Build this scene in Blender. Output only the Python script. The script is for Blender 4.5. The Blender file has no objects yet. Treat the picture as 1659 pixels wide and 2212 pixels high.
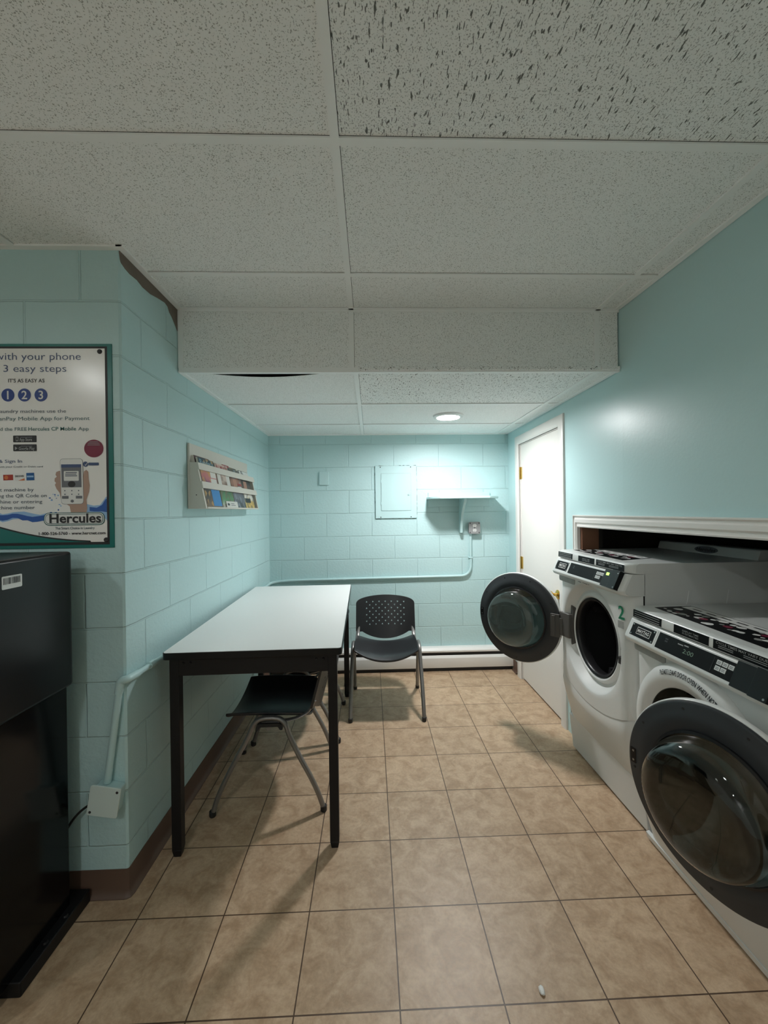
import bpy, bmesh, math, random
from mathutils import Vector, Matrix
random.seed(7)
SC = bpy.context.scene
COL = SC.collection
PI = math.pi

# ------------------------------------------------------------------ camera, world, exposure
cam_d = bpy.data.cameras.new('camera')
cam = bpy.data.objects.new('camera', cam_d)
COL.objects.link(cam)
cam_d.sensor_fit = 'HORIZONTAL'
cam_d.sensor_width = 36.0
cam_d.lens = 882.32 / 1659.0 * 36.0
cam_d.clip_start = 0.02
_R = ((0.99937920, 0.03259603, 0.01336817), (-0.03262129, 0.99946638, 0.00167513), (-0.01330644, -0.00211017, 0.99990924))
cam.matrix_world = Matrix(((_R[0][0], _R[0][2], -_R[0][1], -0.0656),
                           (_R[1][0], _R[1][2], -_R[1][1], -3.3065),
                           (_R[2][0], _R[2][2], -_R[2][1], 1.4398),
                           (0, 0, 0, 1)))
SC.camera = cam
w = bpy.data.worlds.new('world'); SC.world = w
w.use_nodes = True
w.node_tree.nodes['Background'].inputs[0].default_value = (0.6, 0.7, 0.7, 1)
w.node_tree.nodes['Background'].inputs[1].default_value = 0.0
SC.view_settings.view_transform = 'Standard'
SC.view_settings.look = 'None'
SC.view_settings.gamma = 1.0
SC.view_settings.exposure = 0.0
SC.view_settings.use_curve_mapping = False
SC.cycles.diffuse_bounces = 8
SC.cycles.max_bounces = 14
LAMP_BACK = 420.0      # radiance of the recessed lamp over the far end of the room
LAMP_LEFT = 125.0      # radiance of the lamp on the left behind the camera
LAMP_RIGHT = 40.0      # radiance of the lamp in front of the machines
LAMP_FILL = 230.0       # radiance of the unseen fill lamp added far behind the camera

# ------------------------------------------------------------------ helpers
class MB:
    def __init__(s):
        s.v = []; s.f = []; s.m = []; s.cur = 0
    def add(s, vs, fs):
        o = len(s.v)
        s.v += [tuple(q) for q in vs]
        for f in fs:
            s.f.append([i + o for i in f]); s.m.append(s.cur)
        return s
    def box(s, x0, x1, y0, y1, z0, z1):
        vs = [(x, y, z) for z in (z0, z1) for y in (y0, y1) for x in (x0, x1)]
        return s.add(vs, [(0, 2, 3, 1), (4, 5, 7, 6), (0, 1, 5, 4), (2, 6, 7, 3), (0, 4, 6, 2), (1, 3, 7, 5)])
    def hexa(s, b, t):
        return s.add(list(b) + list(t), [(3, 2, 1, 0), (4, 5, 6, 7), (0, 1, 5, 4), (1, 2, 6, 5), (2, 3, 7, 6), (3, 0, 4, 7)])
    def prism(s, poly, fn, a0, a1):
        n = len(poly)
        vs = [fn(p[0], p[1], a0) for p in poly] + [fn(p[0], p[1], a1) for p in poly]
        fs = [tuple(range(n - 1, -1, -1)), tuple(range(n, 2 * n))]
        fs += [(i, (i + 1) % n, n + (i + 1) % n, n + i) for i in range(n)]
        return s.add(vs, fs)
    def tube(s, pts, r, n=12, flat=1.0, upv=None):
        pts = [Vector(p) for p in pts]
        rs = r if isinstance(r, (list, tuple)) else [r] * len(pts)
        prev = None; rings = []
        for i, p in enumerate(pts):
            t = (pts[min(i + 1, len(pts) - 1)] - pts[max(i - 1, 0)]).normalized()
            if prev is None:
                a = Vector(upv) if upv else (Vector((0, 0, 1)) if abs(t.z) < 0.9 else Vector((1, 0, 0)))
            else:
                a = prev
            a = (a - t * a.dot(t)).normalized(); prev = a
            b = t.cross(a)
            rings.append([p + rs[i] * (math.cos(2 * PI * k / n) * a + flat * math.sin(2 * PI * k / n) * b) for k in range(n)])
        vs = [q for rg in rings for q in rg]
        fs = []
        for i in range(len(pts) - 1):
            for k in range(n):
                fs.append((i * n + k, i * n + (k + 1) % n, (i + 1) * n + (k + 1) % n, (i + 1) * n + k))
        fs.append(tuple(range(n - 1, -1, -1)))
        fs.append(tuple(range((len(pts) - 1) * n, len(pts) * n)))
        return s.add(vs, fs)
    def lathe(s, prof, c, ax, n=64, closed=False):
        c = Vector(c); ax = Vector(ax).normalized()
        u = ax.cross(Vector((0, 0, 1)))
        if u.length < 1e-4: u = Vector((1, 0, 0))
        u.normalize(); w_ = ax.cross(u)
        o = len(s.v); idx = []
        for r, a in prof:
            if r < 1e-6:
                s.v.append(tuple(c + ax * a)); idx.append([len(s.v) - 1] * n)
            else:
                row = []
                for k in range(n):
                    th = 2 * PI * k / n
                    s.v.append(tuple(c + ax * a + r * (math.cos(th) * u + math.sin(th) * w_))); row.append(len(s.v) - 1)
                idx.append(row)
        m = len(prof)
        for i in range(m if closed else m - 1):
            A = idx[i]; B = idx[(i + 1) % m]
            for k in range(n):
                q = [A[k], A[(k + 1) % n], B[(k + 1) % n], B[k]]
                f = []
                for z in q:
                    if z not in f: f.append(z)
                if len(f) > 2:
                    s.f.append(f); s.m.append(s.cur)
        return s
    def build(s, name, mat, parent=None, smooth=None, bevel=0.0, seg=2, fix=True):
        me = bpy.data.meshes.new(name)
        me.from_pydata(s.v, [], s.f)
        mats = mat if isinstance(mat, (list, tuple)) else [mat]
        for q in mats: me.materials.append(q)
        if len(mats) > 1:
            for p, k in zip(me.polygons, s.m): p.material_index = k
        if fix:
            b = bmesh.new(); b.from_mesh(me)
            bmesh.ops.recalc_face_normals(b, faces=b.faces)
            b.to_mesh(me); b.free()
        me.update()
        o = bpy.data.objects.new(name, me)
        COL.objects.link(o)
        if parent: o.parent = parent
        if bevel > 0:
            md = o.modifiers.new('Bevel', 'BEVEL'); md.width = bevel; md.segments = seg
            md.limit_method = 'ANGLE'; md.angle_limit = math.radians(40)
            if smooth is None: smooth = 35
        if smooth:
            me.polygons.foreach_set('use_smooth', [True] * len(me.polygons))
            me.set_sharp_from_angle(angle=math.radians(smooth if bevel == 0 else 60))
        return o

def box(name, mat, x0, x1, y0, y1, z0, z1, parent=None, bevel=0.0, seg=2):
    return MB().box(x0, x1, y0, y1, z0, z1).build(name, mat, parent, bevel=bevel, seg=seg)

def thing(name, label, cat, loc=(0, 0, 0), rz=0.0, group=None):
    o = bpy.data.objects.new(name, None); COL.objects.link(o)
    o.empty_display_size = 0.1
    o.location = loc; o.rotation_euler = (0, 0, rz)
    o['label'] = label; o['category'] = cat
    if group: o['group'] = group
    return o
def tag(o, label, cat, group=None):
    o['label'] = label; o['category'] = cat
    if group: o['group'] = group
    return o
def struct(o, label=None):
    o['kind'] = 'structure'
    if label: o['label'] = label
    return o
def bez(p0, p1, p2, p3, n=8):
    out = []
    for i in range(n + 1):
        t = i / n; u = 1 - t
        out.append(tuple(u**3 * a + 3 * u * u * t * b + 3 * u * t * t * c + t**3 * d for a, b, c, d in zip(p0, p1, p2, p3)))
    return out
def round_poly(pts, r, n=5):
    out = []
    m = len(pts)
    for i in range(m):
        p = Vector(pts[i]); a = Vector(pts[i - 1]) - p; b = Vector(pts[(i + 1) % m]) - p
        rr = min(r, a.length * 0.48, b.length * 0.48)
        A = p + a.normalized() * rr; B = p + b.normalized() * rr
        for k in range(n + 1):
            t = k / n
            out.append(tuple((1 - t)**2 * A + 2 * t * (1 - t) * p + t * t * B))
    return out
def round_path(pts, r, n=6):
    pts = [Vector(p) for p in pts]
    out = [tuple(pts[0])]
    for i in range(1, len(pts) - 1):
        p = pts[i]; a = pts[i - 1] - p; b = pts[i + 1] - p
        rr = min(r, a.length * 0.48, b.length * 0.48)
        A = p + a.normalized() * rr; B = p + b.normalized() * rr
        for k in range(n + 1):
            t = k / n
            out.append(tuple((1 - t)**2 * A + 2 * t * (1 - t) * p + t * t * B))
    out.append(tuple(pts[-1]))
    return out
def rrect(x0, x1, z0, z1, r, n=4):
    return round_poly([(x0, z0), (x1, z0), (x1, z1), (x0, z1)], r, n)

def text_data(s, h, align='LEFT', bold=0.0, width=None, space=1.0):
    """flat lettering: list of verts (x,y) and faces; h = cap height"""
    cu = bpy.data.curves.new('t', 'FONT'); cu.body = s
    cu.size = h / 0.69; cu.align_x = align; cu.offset = bold * h; cu.space_character = space
    cu.resolution_u = 3
    ob = bpy.data.objects.new('t', cu); COL.objects.link(ob)
    dg = bpy.context.evaluated_depsgraph_get()
    me = bpy.data.meshes.new_from_object(ob.evaluated_get(dg))
    vs = [(v.co.x, v.co.y) for v in me.vertices]; fs = [tuple(p.vertices) for p in me.polygons]
    bpy.data.objects.remove(ob); bpy.data.curves.remove(cu); bpy.data.meshes.remove(me)
    if width and vs:
        x0 = min(v[0] for v in vs); x1 = max(v[0] for v in vs); k = width / (x1 - x0)
        vs = [(v[0] * k, v[1]) for v in vs]
    return vs, fs
def lettering(s, h, fn, mat, parent, align='LEFT', bold=0.0, width=None, name='lettering', space=1.0):
    vs, fs = text_data(s, h, align, bold, width, space)
    return MB().add([fn(x, y) for x, y in vs], fs).build(name, mat, parent, fix=False)

# ------------------------------------------------------------------ materials
def srgb(r, g, b):
    def c(v):
        v /= 255.0
        return v / 12.92 if v <= 0.04045 else ((v + 0.055) / 1.055)**2.4
    return (c(r), c(g), c(b), 1.0)
def mat(name, col, rough=0.5, metal=0.0, **kw):
    m = bpy.data.materials.new(name); m.use_nodes = True
    b = m.node_tree.nodes['Principled BSDF']
    b.inputs['Base Color'].default_value = col
    b.inputs['Roughness'].default_value = rough
    b.inputs['Metallic'].default_value = metal
    for k, v in kw.items():
        b.inputs[k.replace('_', ' ')].default_value = v
    return m
def nt(m):
    t = m.node_tree
    def N(kind, **kw):
        n = t.nodes.new(kind)
        for k, v in kw.items(): setattr(n, k, v)
        return n
    def L(a, b): t.links.new(a, b)
    return t, N, L, t.nodes['Principled BSDF']
def noise_bump(m, scale=60, strength=0.15, dist=0.002, detail=3, colvar=0.0, stretch=(1, 1, 1)):
    t, N, L, b = nt(m)
    tc = N('ShaderNodeTexCoord'); mp = N('ShaderNodeMapping'); mp.inputs['Scale'].default_value = stretch
    n = N('ShaderNodeTexNoise'); n.inputs['Scale'].default_value = scale; n.inputs['Detail'].default_value = detail
    L(tc.outputs['Object'], mp.inputs[0]); L(mp.outputs[0], n.inputs['Vector'])
    bp = N('ShaderNodeBump'); bp.inputs['Strength'].default_value = strength; bp.inputs['Distance'].default_value = dist
    L(n.outputs['Fac'], bp.inputs['Height']); L(bp.outputs[0], b.inputs['Normal'])
    if colvar > 0:
        c = b.inputs['Base Color'].default_value[:]
        mx = N('ShaderNodeMix', data_type='RGBA')
        mx.inputs[6].default_value = tuple(q * (1 - colvar) for q in c[:3]) + (1,)
        mx.inputs[7].default_value = tuple(min(1, q * (1 + colvar)) for q in c[:3]) + (1,)
        n2 = N('ShaderNodeTexNoise'); n2.inputs['Scale'].default_value = scale * 0.15; n2.inputs['Detail'].default_value = 4
        L(tc.outputs['Object'], n2.inputs['Vector']); L(n2.outputs['Fac'], mx.inputs[0]); L(mx.outputs[2], b.inputs['Base Color'])
    return m

TEAL = (0.485, 0.68, 0.69, 1)
def block_wall(name, axis, xo, zo, bw=0.41, bh=0.2055):
    """painted concrete block: raised blocks with shallow joints and a pitted skin"""
    m = mat(name, TEAL, 0.46)
    t, N, L, b = nt(m)
    tc = N('ShaderNodeTexCoord'); sp = N('ShaderNodeSeparateXYZ'); L(tc.outputs['Object'], sp.inputs[0])
    cb = N('ShaderNodeCombineXYZ')
    ax = N('ShaderNodeMath', operation='ADD'); ax.inputs[1].default_value = xo; L(sp.outputs[axis], ax.inputs[0])
    az = N('ShaderNodeMath', operation='ADD'); az.inputs[1].default_value = zo; L(sp.outputs[2], az.inputs[0])
    L(ax.outputs[0], cb.inputs[0]); L(az.outputs[0], cb.inputs[1])
    wob = N('ShaderNodeTexNoise'); wob.inputs['Scale'].default_value = 9; wob.inputs['Detail'].default_value = 2
    L(tc.outputs['Object'], wob.inputs['Vector'])
    wm = N('ShaderNodeMixRGB', blend_type='ADD'); wm.inputs[0].default_value = 0.006
    L(cb.outputs[0], wm.inputs[1]); L(wob.outputs['Color'], wm.inputs[2])
    br = N('ShaderNodeTexBrick'); br.offset = 0.5; br.squash = 1
    br.inputs['Scale'].default_value = 1; br.inputs['Brick Width'].default_value = bw; br.inputs['Row Height'].default_value = bh
    br.inputs['Mortar Size'].default_value = 0.0045; br.inputs['Mortar Smooth'].default_value = 0.6
    L(wm.outputs[0], br.inputs['Vector'])
    inv = N('ShaderNodeMath', operation='SUBTRACT'); inv.inputs[0].default_value = 1.0; L(br.outputs['Fac'], inv.inputs[1])
    b1 = N('ShaderNodeBump'); b1.inputs['Strength'].default_value = 0.75; b1.inputs['Distance'].default_value = 0.006
    L(inv.outputs[0], b1.inputs['Height'])
    n = N('ShaderNodeTexNoise'); n.inputs['Scale'].default_value = 55; n.inputs['Detail'].default_value = 5; n.inputs['Roughness'].default_value = 0.6
    L(tc.outputs['Object'], n.inputs['Vector'])
    b2 = N('ShaderNodeBump'); b2.inputs['Strength'].default_value = 0.45; b2.inputs['Distance'].default_value = 0.005
    L(n.outputs['Fac'], b2.inputs['Height']); L(b1.outputs[0], b2.inputs['Normal'])
    L(b2.outputs[0], b.inputs['Normal'])
    return m
M_BACK = block_wall('painted_block_back', 0, 0.669 + 0.205 + 4.1, -0.1745 + 2.085, 0.41, 0.2085)
M_LEFT = block_wall('painted_block_left', 1, 1.388 + 4.1, 0.013 + 2.055)
M_ALC = block_wall('painted_block_alcove', 0, 1.143 + 4.1, 0.013 + 2.055)
M_DRY = noise_bump(mat('painted_drywall', TEAL, 0.33), 70, 0.12, 0.003, 3)
M_TEALP = noise_bump(mat('teal_painted_metal', TEAL, 0.36), 40, 0.06, 0.002)
M_OTHER = noise_bump(mat('white_wall_behind', (0.80, 0.80, 0.77, 1), 0.5), 60, 0.1)

def floor_mat():
    m = mat('beige_floor_tile', (0.4, 0.3, 0.2, 1), 0.38)
    t, N, L, b = nt(m)
    tc = N('ShaderNodeTexCoord')
    off = N('ShaderNodeVectorMath', operation='ADD'); off.inputs[1].default_value = (0.3048 * 20, 0.3048 * 20, 0)
    L(tc.outputs['Object'], off.inputs[0])
    br = N('ShaderNodeTexBrick'); br.offset = 0; br.squash = 1
    br.inputs['Color1'].default_value = (0.0, 0.0, 0.0, 1); br.inputs['Color2'].default_value = (1, 1, 1, 1); br.inputs['Mortar'].default_value = (0.5, 0.5, 0.5, 1)
    for k, v in (('Scale', 1), ('Brick Width', 0.3048), ('Row Height', 0.3048), ('Mortar Size', 0.0022), ('Mortar Smooth', 0.15)): br.inputs[k].default_value = v
    L(off.outputs[0], br.inputs['Vector'])
    n1 = N('ShaderNodeTexNoise'); n1.inputs['Scale'].default_value = 13; n1.inputs['Detail'].default_value = 8; n1.inputs['Roughness'].default_value = 0.66; n1.inputs['Distortion'].default_value = 0.6
    n2 = N('ShaderNodeTexNoise'); n2.inputs['Scale'].default_value = 70; n2.inputs['Detail'].default_value = 5; n2.inputs['Roughness'].default_value = 0.7
    L(tc.outputs['Object'], n1.inputs['Vector']); L(tc.outputs['Object'], n2.inputs['Vector'])
    r1 = N('ShaderNodeValToRGB'); e = r1.color_ramp.elements
    e[0].position = 0.36; e[0].color = srgb(172, 143, 114); e[1].position = 0.66; e[1].color = srgb(204, 177, 148)
    q = r1.color_ramp.elements.new(0.5); q.color = srgb(188, 160, 131)
    L(n1.outputs['Fac'], r1.inputs[0])
    mx = N('ShaderNodeMixRGB', blend_type='OVERLAY'); mx.inputs[0].default_value = 0.35
    L(r1.outputs[0], mx.inputs[1]); L(n2.outputs['Fac'], mx.inputs[2])
    hs = N('ShaderNodeMixRGB', blend_type='MULTIPLY'); hs.inputs[0].default_value = 0.10
    L(mx.outputs[0], hs.inputs[1]); L(br.outputs['Color'], hs.inputs[2])
    gm = N('ShaderNodeMix', data_type='RGBA'); gm.inputs[7].default_value = srgb(82, 62, 46)
    L(br.outputs['Fac'], gm.inputs[0]); L(hs.outputs[0], gm.inputs[6]); L(gm.outputs[2], b.inputs['Base Color'])
    inv = N('ShaderNodeMath', operation='SUBTRACT'); inv.inputs[0].default_value = 1; L(br.outputs['Fac'], inv.inputs[1])
    b1 = N('ShaderNodeBump'); b1.inputs['Strength'].default_value = 0.6; b1.inputs['Distance'].default_value = 0.003; L(inv.outputs[0], b1.inputs['Height'])
    b2 = N('ShaderNodeBump'); b2.inputs['Strength'].default_value = 0.06; b2.inputs['Distance'].default_value = 0.004; L(n1.outputs['Fac'], b2.inputs['Height']); L(b1.outputs[0], b2.inputs['Normal'])
    L(b2.outputs[0], b.inputs['Normal'])
    rr = N('ShaderNodeMapRange'); rr.inputs[3].default_value = 0.34; rr.inputs[4].default_value = 0.5
    L(n2.outputs['Fac'], rr.inputs[0]); L(rr.outputs[0], b.inputs['Roughness'])
    return m
M_FLOOR = floor_mat()

def ceil_mat(name, coarse):
    """mineral-fibre panel: pale with pin holes, and long fissures on the coarse kind"""
    m = mat(name, srgb(236, 236, 231), 0.9)
    t, N, L, b = nt(m)
    tc = N('ShaderNodeTexCoord')
    def spots(scale, lo, hi, stretch=(1, 1, 1), detail=1.0, dist=0.0):
        mp = N('ShaderNodeMapping'); mp.inputs['Scale'].default_value = stretch
        L(tc.outputs['Object'], mp.inputs[0])
        n = N('ShaderNodeTexNoise'); n.inputs['Scale'].default_value = scale; n.inputs['Detail'].default_value = detail; n.inputs['Distortion'].default_value = dist
        L(mp.outputs[0], n.inputs['Vector'])
        r = N('ShaderNodeMapRange', interpolation_type='SMOOTHSTEP'); r.inputs[1].default_value = lo; r.inputs[2].default_value = hi
        L(n.outputs['Fac'], r.inputs[0])
        return r.outputs[0]
    if coarse:
        h1 = spots(290, .585, .66, (1, .8, 1), 1.0)
        h2 = spots(140, .63, .675, (1.25, .30, 1), 1.5, .4)
        mx = N('ShaderNodeMath', operation='MULTIPLY_ADD'); mx.inputs[1].default_value = .55; mx.use_clamp = True
        L(h1, mx.inputs[0]); L(h2, mx.inputs[2]); hole = mx.outputs[0]
    else:
        hole = spots(300, .60, .68)
    c = N('ShaderNodeMix', data_type='RGBA')
    c.inputs[6].default_value = srgb(243, 245, 244); c.inputs[7].default_value = srgb(108, 110, 107) if coarse else srgb(172, 174, 170)
    L(hole, c.inputs[0]); L(c.outputs[2], b.inputs['Base Color'])
    iv = N('ShaderNodeMath', operation='SUBTRACT'); iv.inputs[0].default_value = 1; L(hole, iv.inputs[1])
    bp = N('ShaderNodeBump'); bp.inputs['Strength'].default_value = 0.5; bp.inputs['Distance'].default_value = 0.004; L(iv.outputs[0], bp.inputs['Height'])
    L(bp.outputs[0], b.inputs['Normal'])
    return m
M_TILE = ceil_mat('pinhole_ceiling_panel', False)
M_FISS = ceil_mat('fissured_ceiling_panel', True)
M_GRID = mat('white_ceiling_grid', srgb(242, 244, 243), 0.5)
M_PLEN = mat('dark_plenum', (0.03, 0.028, 0.025, 1), 0.9)
M_WHITE = noise_bump(mat('white_trim_paint', srgb(226, 224, 220), 0.4), 30, 0.03)
M_DOORP = noise_bump(mat('white_door_paint', srgb(228, 225, 220), 0.42), 90, 0.05)
M_BROWNB = noise_bump(mat('brown_rubber_base', srgb(98, 76, 64), 0.5), 30, 0.04)
M_RAW = noise_bump(mat('unpainted_block', srgb(118, 108, 98), 0.9), 60, 0.3, 0.004, 4, 0.15)
M_WOOD = noise_bump(mat('bare_brown_wood', srgb(120, 80, 58), 0.7), 25, 0.2, 0.003, 4, 0.2, (1, 1, 0.15))
M_NICHE = noise_bump(mat('dark_recess_board', srgb(60, 56, 52), 0.85), 20, 0.2, 0.004, 4, 0.2)
M_BRASS = mat('polished_brass', srgb(214, 180, 96), 0.22, 1.0)
M_BLACK = noise_bump(mat('black_powder_coat', (0.008, 0.008, 0.009, 1), 0.42, Specular_IOR_Level=0.3), 300, 0.05, 0.0005)
M_GLOSSB = mat('glossy_black_panel', (0.004, 0.0045, 0.005, 1), 0.14, Specular_IOR_Level=0.22)
M_SATINB = noise_bump(mat('satin_black_paint', (0.007, 0.008, 0.009, 1), 0.3, Specular_IOR_Level=0.3), 220, 0.05, 0.0006)
M_PLAST = noise_bump(mat('black_chair_plastic', (0.016, 0.017, 0.019, 1), 0.34), 260, 0.08, 0.0006)
M_FRAME = mat('grey_chair_tube', srgb(140, 138, 136), 0.38, 0.75)
M_RUBB = mat('black_rubber', (0.015, 0.015, 0.015, 1), 0.6)
M_LAM = noise_bump(mat('white_laminate', srgb(238, 237, 236), 0.33), 6, 0.02, 0.001, 4, 0.02)
M_APPL = noise_bump(mat('white_enamel', srgb(214, 216, 214), 0.28), 120, 0.02, 0.0005)
M_APPL2 = mat('white_plastic_bright', srgb(222, 223, 221), 0.32)
M_DKPL = mat('dark_grey_plastic', srgb(52, 55, 58), 0.45, Specular_IOR_Level=0.35)
M_HING = mat('grey_hinge_plastic', srgb(84, 82, 79), 0.4)
M_GASK = mat('black_gasket', (0.009, 0.009, 0.010, 1), 0.35, Specular_IOR_Level=0.35)
M_DRUM = mat('dark_drum_steel', (0.10, 0.10, 0.105, 1), 0.35, 0.8)
M_STICK = mat('black_sticker', (0.006, 0.007, 0.008, 1), 0.45, Specular_IOR_Level=0.10)
M_LWHT = mat('white_ink', srgb(225, 225, 222), 0.5)
M_LGRY = mat('grey_ink', srgb(150, 152, 152), 0.5)
M_GREEN = mat('green_ink', srgb(24, 122, 88), 0.5)
M_GSTK = noise_bump(mat('grey_sticker', srgb(150, 152, 148), 0.5), 200, 0.02, 0.0005, 2, 0.25)
M_KEY = mat('pale_key', srgb(205, 208, 206), 0.45)
M_CHAR = mat('black_ink', (0.02, 0.02, 0.022, 1), 0.5)
M_STEEL = mat('galvanised_box', srgb(150, 151, 152), 0.5, 0.25)
M_PALE = noise_bump(mat('pale_teal_plate', srgb(208, 224, 220), 0.4), 60, 0.04)
M_RACK = noise_bump(mat('rack_white_board', srgb(206, 203, 194), 0.55), 60, 0.05)
M_SCREW = mat('steel_screw', srgb(170, 172, 172), 0.3, 0.9)
def emit(name, col, s):
    m = mat(name, (0.0, 0.0, 0.0, 1), 0.5)
    b = m.node_tree.nodes['Principled BSDF']
    b.inputs['Emission Color'].default_value = col; b.inputs['Emission Strength'].default_value = s
    return m
M_LAMP1 = emit('lamp_lens_back', (0.99, 0.985, 0.985, 1), LAMP_BACK)
M_LAMP2 = emit('lamp_lens_left', (0.97, 1.0, 0.985, 1), LAMP_LEFT)
M_LAMP4 = emit('lamp_lens_right', (0.97, 1.0, 0.985, 1), LAMP_RIGHT)
M_LAMPFILL = emit('lamp_lens_fill', (0.96, 1.0, 0.99, 1), LAMP_FILL)
M_LED = emit('green_led', (0.45, 1.0, 0.15, 1), 2.2)
M_DIGIT = emit('dim_digit_glow', (0.45, 0.75, 0.5, 1), 0.16)
def glass(name, col, rough=0.0):
    return mat(name, col, rough, 0.0, Transmission_Weight=1.0, IOR=1.45)
M_GLASS = glass('clear_door_glass', (0.90, 0.95, 0.93, 1), 0.01)
M_TINT = glass('smoked_window', (0.045, 0.055, 0.052, 1), 0.0)

# ------------------------------------------------------------------ room shell
YF = -5.0; XL = -3.1
struct(box('floor', M_FLOOR, XL, 2.6, YF, 0.6, -0.08, 0.0))
def lx(y): return -0.999 + (y + 1.734) * 0.0094
def rx(y):
    if y > -1.3: return 1.200
    if y > -2.05: return 1.200 + (-1.3 - y) * 0.030
    return 1.2225 + (-2.05 - y) * 0.02
struct(box('wall_back', M_BACK, -1.2, 1.5, 0.40, 0.55, 0, 2.5))
m = MB()
m.hexa([(-1.15, -1.60, 0), (-1.15, 0.45, 0), (lx(.45), 0.45, 0), (lx(-1.734), -1.60, 0)], [(-1.15, -1.60, 2.5), (-1.15, 0.45, 2.5), (lx(.45), 0.45, 2.5), (lx(-1.734), -1.60, 2.5)])
# the outer corner of the block column, slightly eased
m.hexa([(-1.15, -1.60, 0), (lx(-1.734), -1.60, 0), (lx(-1.734), -1.727, 0), (-1.15, -1.727, 0)], [(-1.15, -1.60, 2.5), (lx(-1.734), -1.60, 2.5), (lx(-1.734), -1.727, 2.5), (-1.15, -1.727, 2.5)])
struct(m.build('wall_left', M_LEFT))
m = MB().prism([(XL, -1.734), (lx(-1.734) - .007, -1.734), (lx(-1.734), -1.727), (lx(-1.734) - .012, -1.725), (lx(-1.734) - .02, -1.70), (XL, -1.70)], lambda a, b, c: (a, b, c), 0, 2.5)
struct(m.build('wall_alcove', M_ALC))
struct(box('wall_far_left', M_OTHER, XL - .1, XL, YF, -1.70, 0, 2.5))
struct(box('wall_behind', M_OTHER, XL, 1.4, YF - .1, YF, 0, 2.5))
def wallseg(m, ys, z0, z1, t=0.10):
    for a, b in zip(ys[:-1], ys[1:]):
        m.hexa([(rx(a), a, z0), (rx(a) + t, a, z0), (rx(b) + t, b, z0), (rx(b), b, z0)], [(rx(a), a, z1), (rx(a) + t, a, z1), (rx(b) + t, b, z1), (rx(b), b, z1)])
m = MB()
DY0, DY1, DZ = -0.612, 0.112, 1.985
NY = -0.872; NZ = 1.335; NE = -3.25
wallseg(m, [0.45, DY1], 0, 2.5)
wallseg(m, [DY1, DY0], DZ, 2.5)
wallseg(m, [DY0, NY], 0, 2.5)
wallseg(m, [NY, -1.3, -1.68, -2.05, NE], NZ, 2.5)
wallseg(m, [NE, YF], 0, 2.5)
struct(m.build('wall_right', M_DRY, smooth=20))
# recess behind the washers
m = MB()
m.box(1.30, 2.35, -0.70, -0.60, 0, 1.6).box(2.35, 2.45, NE - .1, -0.60, 0, 1.6).box(1.30, 2.45, NE - .1, NE, 0, 1.6).box(1.30, 2.45, NE - .1, -0.60, 1.6, 1.7)
m.box(1.30, 1.34, -0.872, -0.60, 0, 1.6)
struct(m.build('wall_recess', M_NICHE))
m = MB()
m.box(1.1985, 1.30, -0.90, -0.8725, 0, 1.335)
struct(m.build('trim_3', M_WOOD), 'bare brown wood jamb inside the machine recess')
# brown strip of bare block under the ceiling on the left wall
top = [(-1.734, 2.434), (-1.285, 2.434)]
low = [(-1.285, 2.330), (-1.30, 2.345), (-1.335, 2.372), (-1.36, 2.385), (-1.375, 2.404), (-1.40, 2.409), (-1.46, 2.398), (-1.52, 2.384), (-1.58, 2.381), (-1.62, 2.388), (-1.67, 2.383), (-1.70, 2.386), (-1.727, 2.394)]
m = MB().prism(low[::-1] + top[::-1], lambda a, b, c: (lx(a) + c, a, b), -0.002, 0.0015)
struct(m.build('trim_4', M_RAW), 'unpainted brown strip of block under the ceiling')

# ceilings
ceil = struct(box('ceiling', M_PLEN, XL, 1.45, YF, 0.5, 2.60, 2.70))
def ceil_panel(x0, x1, y0, y1, z, matl, lab=None):
    o = box('ceiling_panel', matl, x0, x1, y0, y1, z, z + 0.015, ceil)
    if lab: o['label'] = lab
ZU, ZL, YS = 2.442, 2.136, -1.283
xs_u = [XL, -2.61, -1.378, -0.149, 1.090, 1.30]
ys_u = [YS, -1.577, -2.2005, -2.815, -3.43, -4.04, -4.65, YF]
for j in range(len(ys_u) - 1):
    for i in range(len(xs_u) - 1):
        x0, x1, y1, y0 = xs_u[i], xs_u[i + 1], ys_u[j], ys_u[j + 1]
        if y0 > -1.70 and x1 < -1.0: continue
        if x1 < -0.9 and y1 > -1.75:
            y1 = -1.745
        fiss = (i == 3 and j == 2)
        ceil_panel(x0 + .0135, x1 - .006, y0 + .006, y1 - .0137, ZU, M_FISS if fiss else M_TILE, 'coarsely fissured panel' if fiss else None)
xs_l = [-0.99, -0.129, 1.090, 1.20]
ys_l = [YS, -0.652, -0.038, 0.40]
for j in range(3):
    for i in range(3):
        if i == 0 and j == 0: continue
        ceil_panel(xs_l[i] + .0135, xs_l[i + 1] - .006, ys_l[j + 1] + .006, ys_l[j] - .0137, ZL, M_FISS if (i == 1 and j == 0) else M_TILE, 'coarsely pitted panel' if (i == 1 and j == 0) else None)
# the panel with a bowed front edge that leaves a dark gap
n = 14
m = MB(); top_ = []; bot = []
xa, xb = xs_l[0] + .004, xs_l[1] - .004
for k in range(n + 1):
    t = k / n; x = xa + (xb - xa) * t
    s_ = max(0.0, math.sin(PI * min(1, max(0, (t - .04) / .86)))) ** 0.9
    bot.append((x, YS + 0.008 + 0.088 * s_))
poly = bot + [(xb, ys_l[1] - .004), (xa, ys_l[1] - .004)]
m.prism(poly, lambda a, b, c: (a, b, c), ZL, ZL + .002)
o = m.build('ceiling_panel', M_TILE, ceil); o['label'] = 'panel with a bowed front edge and dark gap'
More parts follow.
